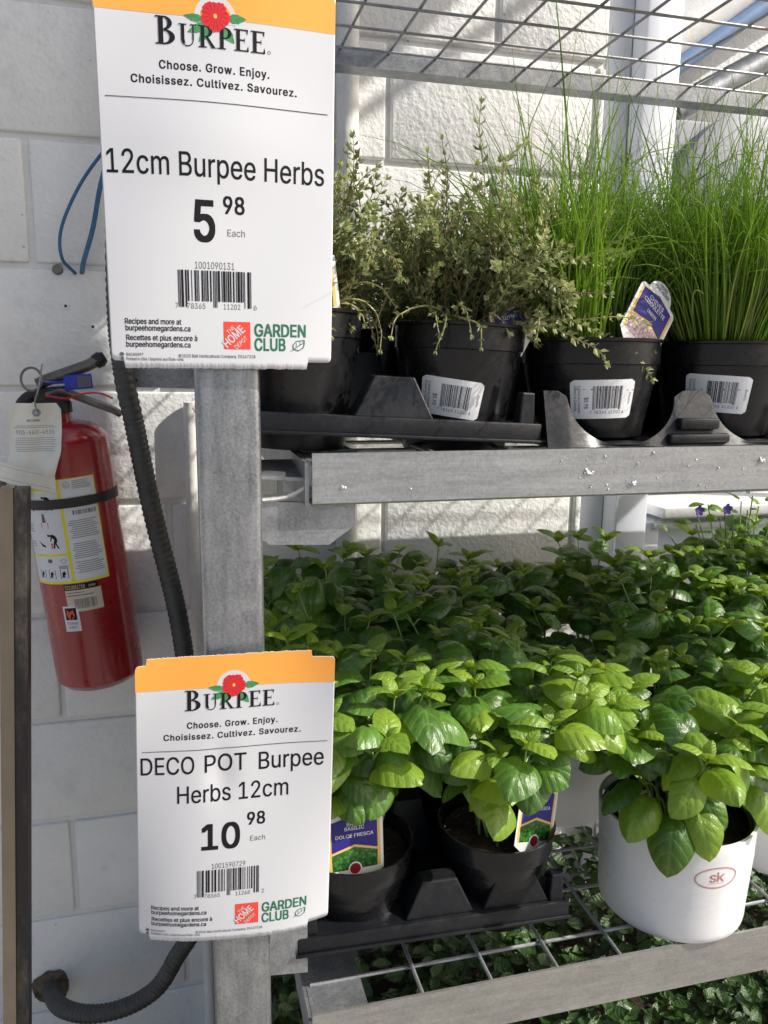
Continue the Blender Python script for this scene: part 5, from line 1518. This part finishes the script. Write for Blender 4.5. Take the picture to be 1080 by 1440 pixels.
def thyme_pot(x, y, z0, label, seed, tilt=0.0, pot_yaw=0, sticker=None, R_=0.0665, ph=0.124, **kw):
    rg = random.Random(seed)
    root = empty('potted_thyme', (x, y, z0), label, 'potted plant', 'thyme plants in black pots')
    pot_part(root, R_, ph, M['black'], taper=0.74)
    soil_disc(root, R_ * 0.93, ph - 0.012, rg, 60)
    thyme_plant(root, rg, ph - 0.012, **kw)
    if sticker:
        surf = OnPot(R_ * 0.74, R_ - 0.003, 0.003, ph - 0.026, sticker[0])
        price_sticker(root, surf, 0.0, sticker[1], 0.060, 0.036, sticker[2], seed)
    root.rotation_euler = (0, tilt, 0)
    return root
thyme_pot(0.106, 0.768, -0.0775, 'bushy thyme in the black pot beside the upper price card', 401, n_st=95, h=0.175, spread=0.42, trailing=7, trail_a=(-1.0, -0.1), keep=lambda p: p.y > -0.085 or p.x > 0.04,
          tall=[(0.22, 0.05, 0.17, 0.008), (0.40, 0.0, 0.165, 0.008)], tilt=R(0.5))
thyme_pot(0.2715, 0.768, -0.0870, 'sprawling thyme with one tall sprig in the middle black pot', 402, n_st=135, h=0.155, spread=0.50, trailing=8, spill=64, tilt=R(2.0),
          sticker=(R(-25), 0.053, R(6)), dir_bias=(0.05, -0.02), tall=[(0.10, 0.10, 0.235, 0.011), (0.14, 0.12, 0.19, 0.010), (0.35, 0.0, 0.16, 0.008)])
thyme_pot(0.106, 1.095, -0.0775, 'thyme in the third row of the tray, left, mostly hidden', 405, n_st=50, h=0.15, spread=0.5)  # third-row thyme added to deepen shade on the basil below
thyme_pot(0.2715, 1.095, -0.0870, 'thyme in the third row of the tray, right, mostly hidden', 406, n_st=50, h=0.12, spread=0.5)
thyme_pot(0.106, 0.93, -0.0775, 'thyme in the second row, mostly hidden by the thyme beside the card', 403, n_st=60, h=0.165, spread=0.5)
thyme_pot(0.2715, 0.93, -0.0870, 'thyme in the second row behind the sprawling thyme', 404, n_st=60, h=0.14, spread=0.6)

def chive_pot(x, y, z0, label, seed, n=420, sticker=None, hmax=0.235, R_=0.0715, h=0.100, talls=(), group='chives in black pots', clear=0.0):
    rg = random.Random(seed)
    root = empty('potted_chives', (x, y, z0), label, 'potted plant', group)
    pot_part(root, R_, h, M['black'], taper=0.78)
    soil_disc(root, R_ * 0.92, h - 0.010, rg, 30)
    q = MB()
    def blade(p0, d, L_, r, tone, bend):
        steps = 7; pts = []; rad_ = []
        p = p0.copy(); a = rg.uniform(0, 6.28); bd = Vector((math.cos(a), math.sin(a), -0.25)) * bend
        for i in range(steps + 1):
            pts.append(p.copy()); f = i / steps
            rad_.append(max(0.00012, r * (1 - f ** 2.2)))
            d = (d + bd * f * 0.22 + Vector((0, 0, -0.05 * bend * f))).normalized()
            p = p + d * L_ / steps
        q.tube(pts, rad_, 4, cap=False, col=tone)
    for k in range(n):
        a = rg.uniform(0, 2 * math.pi); r = R_ * 0.84 * math.sqrt(rg.random())
        o_ = 0.62 * (r / R_) * rg.uniform(0.2, 1.2)
        d = Vector((math.cos(a) * o_ + rg.uniform(-.10, .10), math.sin(a) * o_ + rg.uniform(-.10, .10), 1)).normalized()
        u = rg.random()
        L_ = hmax * (0.50 + 0.42 * u if u < 0.88 else rg.uniform(0.9, 1.30))
        tone = min(0.93, max(0.05, rg.gauss(0.60, 0.20)))
        if rg.random() < 0.05: tone = 1.0; L_ *= 0.7
        if clear and r * math.sin(a) < -0.015 and abs(r * math.cos(a) - clear) < 0.040:
            d = (d + Vector((0, 0.45, 0))).normalized()
            if r * math.sin(a) < -0.035: continue
        blade(Vector((r * math.cos(a), r * math.sin(a), h - 0.012)), d, L_, rg.uniform(0.0007, 0.00125), tone, rg.uniform(0, 1.6) if rg.random() < .72 else rg.uniform(1.6, 4.2))
    for (dx, dy, L_, r, bend) in talls:
        blade(Vector((dx * .1, dy * .1, h - 0.012)), Vector((dx, dy, 1)).normalized(), L_, r, 0.22, bend)
    o = q.build('blades', M['chive'], root, smooth=True, sharp=180); o['kind'] = 'stuff'
    if sticker:
        surf = OnPot(R_ * 0.78, R_ - 0.003, 0.003, h - 0.026, sticker[0])
        price_sticker(root, surf, 0.0, sticker[1], 0.0630, 0.038, sticker[2], seed)
    return root
ZC = Z_MID + 0.0035
chive_pot(CXP[0], 0.762, ZC, 'chives in the black pot with the blue chives tag', 501, clear=0.020, n=1600, sticker=(R(-15), 0.041, R(-2)), talls=[(-0.12, 0.0, 0.40, 0.0016, 0.1), (-0.30, 0.0, 0.30, 0.0012, 0.3), (0.45, 0.1, 0.32, 0.0014, 0.2), (0.15, 0.1, 0.30, 0.0014, 0.2), (0.62, 0.1, 0.30, 0.0012, 0.2), (-0.5, 0.2, 0.26, 0.0012, 0.4)])
chive_pot(CXP[1], 0.762, ZC, 'dense chives in the black pot at the right of the middle shelf', 502, n=1750, sticker=(R(-38), 0.046, R(3)), hmax=0.245, talls=[(0.10, 0.0, 0.34, 0.0014, 0.2), (-0.25, 0.1, 0.33, 0.0015, 0.3), (0.3, 0.0, 0.32, 0.0013, 0.1)])
chive_pot(CXP[2], 0.762, ZC, 'chives in the third front pot, cut off by the right edge', 503, n=1200, hmax=0.25)
for i, (x, y) in enumerate([(x, y) for y in (0.915, 1.085) for x in CXP[:3]]):  # the third row is added to shade the back basil underneath
    chive_pot(x, y, ZC, ('chives in the %s row, %s' % (('second', 'third')[i // 3], ('behind the pot with the chives tag', 'behind the dense chives at the right', 'outermost at the right edge')[i % 3])), 510 + i, n=600 if i < 3 else 420, hmax=0.235, group='chives in the rear rows')

plant_tag('blue chives tag leaning in the front chives pot', (0.4370, 0.7045, ZC + 0.0975), R(14), R(-6), 0.058, 0.068, CHV, 4, 'lilac', roll=R(36))
plant_tag('blue thyme tag showing past the right edge of the upper price card', (0.1160, 0.7200, -0.0775 + 0.124), R(6), R(-12), 0.056, 0.064, [], 5, 'green', roll=R(-3))
plant_tag('blue tag almost buried in the sprawling thyme', (0.318, 0.732, -0.0870 + 0.112), R(20), R(-10), 0.050, 0.036, [('THYME', .4, .50, .09, 'tag_white')], 6, 'green', roll=R(-12))

# ------------------------------------------------------------------ viola at the back right of the lower shelf
rg = random.Random(61)
root = empty('viola_plant', (0.965, 1.17, ZL), 'leggy viola with small purple flowers above the dark basil at the right', 'plant')
pot_part(root, POT_R, 0.112, M['black'])
VL = [basil_leaf_mesh('leaf', 70 + i, M['viola_leaf'], 8, 6, droop=0.25, cup=0.15, width=0.72) for i in range(3)]
st = MB(); fl = []
for k in range(26):
    a = rg.uniform(0, 6.28); rr = rg.uniform(0.0, 0.16)
    top = Vector((rr * math.cos(a) * 1.1, rr * math.sin(a) * 0.8, rg.uniform(0.31, 0.43) - rr * 0.25))
    path = smooth_path([Vector((rg.uniform(-.03, .03), rg.uniform(-.03, .03), 0.10)), Vector((top.x * .45, top.y * .45, 0.24)), top], 6)
    st.tube(path, 0.0011, 5)
    for f in (0.55, 0.68, 0.8, 0.9, 1.0):
        p = path[int(f * (len(path) - 1))]
        for s_ in range(2 if f < 1 else 1):
            g = rg.uniform(0, 6.28); el = rg.uniform(-.2, .8)
            d = Vector((math.cos(g) * math.cos(el), math.sin(g) * math.cos(el), math.sin(el)))
            put_leaf(root, rg.choice(VL), p + d * 0.006, d, Vector((-d.x * .4, -d.y * .4 - .3, 1)), rg.uniform(0.020, 0.036), rg)
    if k % 5 == 0: fl.append(path[-1] + Vector((0, -0.004, 0.006)))
st.build('stems', M['basil_stem'], root, smooth=True)
for p in fl:
    q = MB()
    for j in range(5):
        g = j * 2 * math.pi / 5 + 0.3; s_ = 0.010
        c = Vector((math.cos(g), -0.3, math.sin(g))).normalized(); w_ = Vector((-math.sin(g), 0, math.cos(g)))
        q.add([p, p + c * s_ * .6 + w_ * s_ * .42, p + c * s_ + w_ * s_ * .2, p + c * s_ - w_ * s_ * .2, p + c * s_ * .6 - w_ * s_ * .42], [(0, 1, 2, 3, 4)])
    q.build('flower', M['viola'], root)

# ------------------------------------------------------------------ low plants below the lower shelf
rg = random.Random(88)
def floor_mass(name, label, x0, x1, y0, y1, z0, n, L0, L1, seed):
    rg = random.Random(seed)
    q = MB(); uvs = []
    me = bpy.data.meshes.new(name)
    nu, nv = 4, 4
    for k in range(n):
        x = rg.uniform(x0, x1); y = rg.uniform(y0, y1)
        hh = 0.05 * noise.noise(Vector((x * 7, y * 7, 1))) + 0.03 * noise.noise(Vector((x * 19, y * 19, 4)))
        z = z0 + hh - 0.10 * rg.random() ** 2
        g = rg.uniform(0, 6.28); el = rg.uniform(-.5, .6)
        d = Vector((math.cos(g) * math.cos(el), math.sin(g) * math.cos(el), math.sin(el)))
        mt = Matrix.Translation((x, y, z)) @ frame(d, Vector((rg.uniform(-.4, .4), rg.uniform(-.6, .2), 1)))
        L_ = rg.uniform(L0, L1)
        vs = []
        for i in range(nu + 1):
            u = i / nu; wv = 0.34 * (math.sin(math.pi * u ** .75) ** .8 if 0 < i < nu else 0)
            for j in range(nv + 1):
                s_ = j / nv * 2 - 1
                vs.append(mt @ Vector((u * L_, s_ * wv * L_, L_ * (0.12 * abs(s_) - 0.2 * u * u))))
                uvs.append((u, .5 + .5 * s_ * wv / .34))
        q.add(vs, [(i * (nv + 1) + j, (i + 1) * (nv + 1) + j, (i + 1) * (nv + 1) + j + 1, i * (nv + 1) + j + 1) for i in range(nu) for j in range(nv)])
    me.from_pydata(q.v, [], q.f)
    ul = me.uv_layers.new(name='UVMap')
    flat = [c for l in me.loops for c in uvs[l.vertex_index]]
    ul.data.foreach_set('uv', flat)
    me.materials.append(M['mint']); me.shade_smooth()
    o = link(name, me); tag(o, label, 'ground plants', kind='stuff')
    return o
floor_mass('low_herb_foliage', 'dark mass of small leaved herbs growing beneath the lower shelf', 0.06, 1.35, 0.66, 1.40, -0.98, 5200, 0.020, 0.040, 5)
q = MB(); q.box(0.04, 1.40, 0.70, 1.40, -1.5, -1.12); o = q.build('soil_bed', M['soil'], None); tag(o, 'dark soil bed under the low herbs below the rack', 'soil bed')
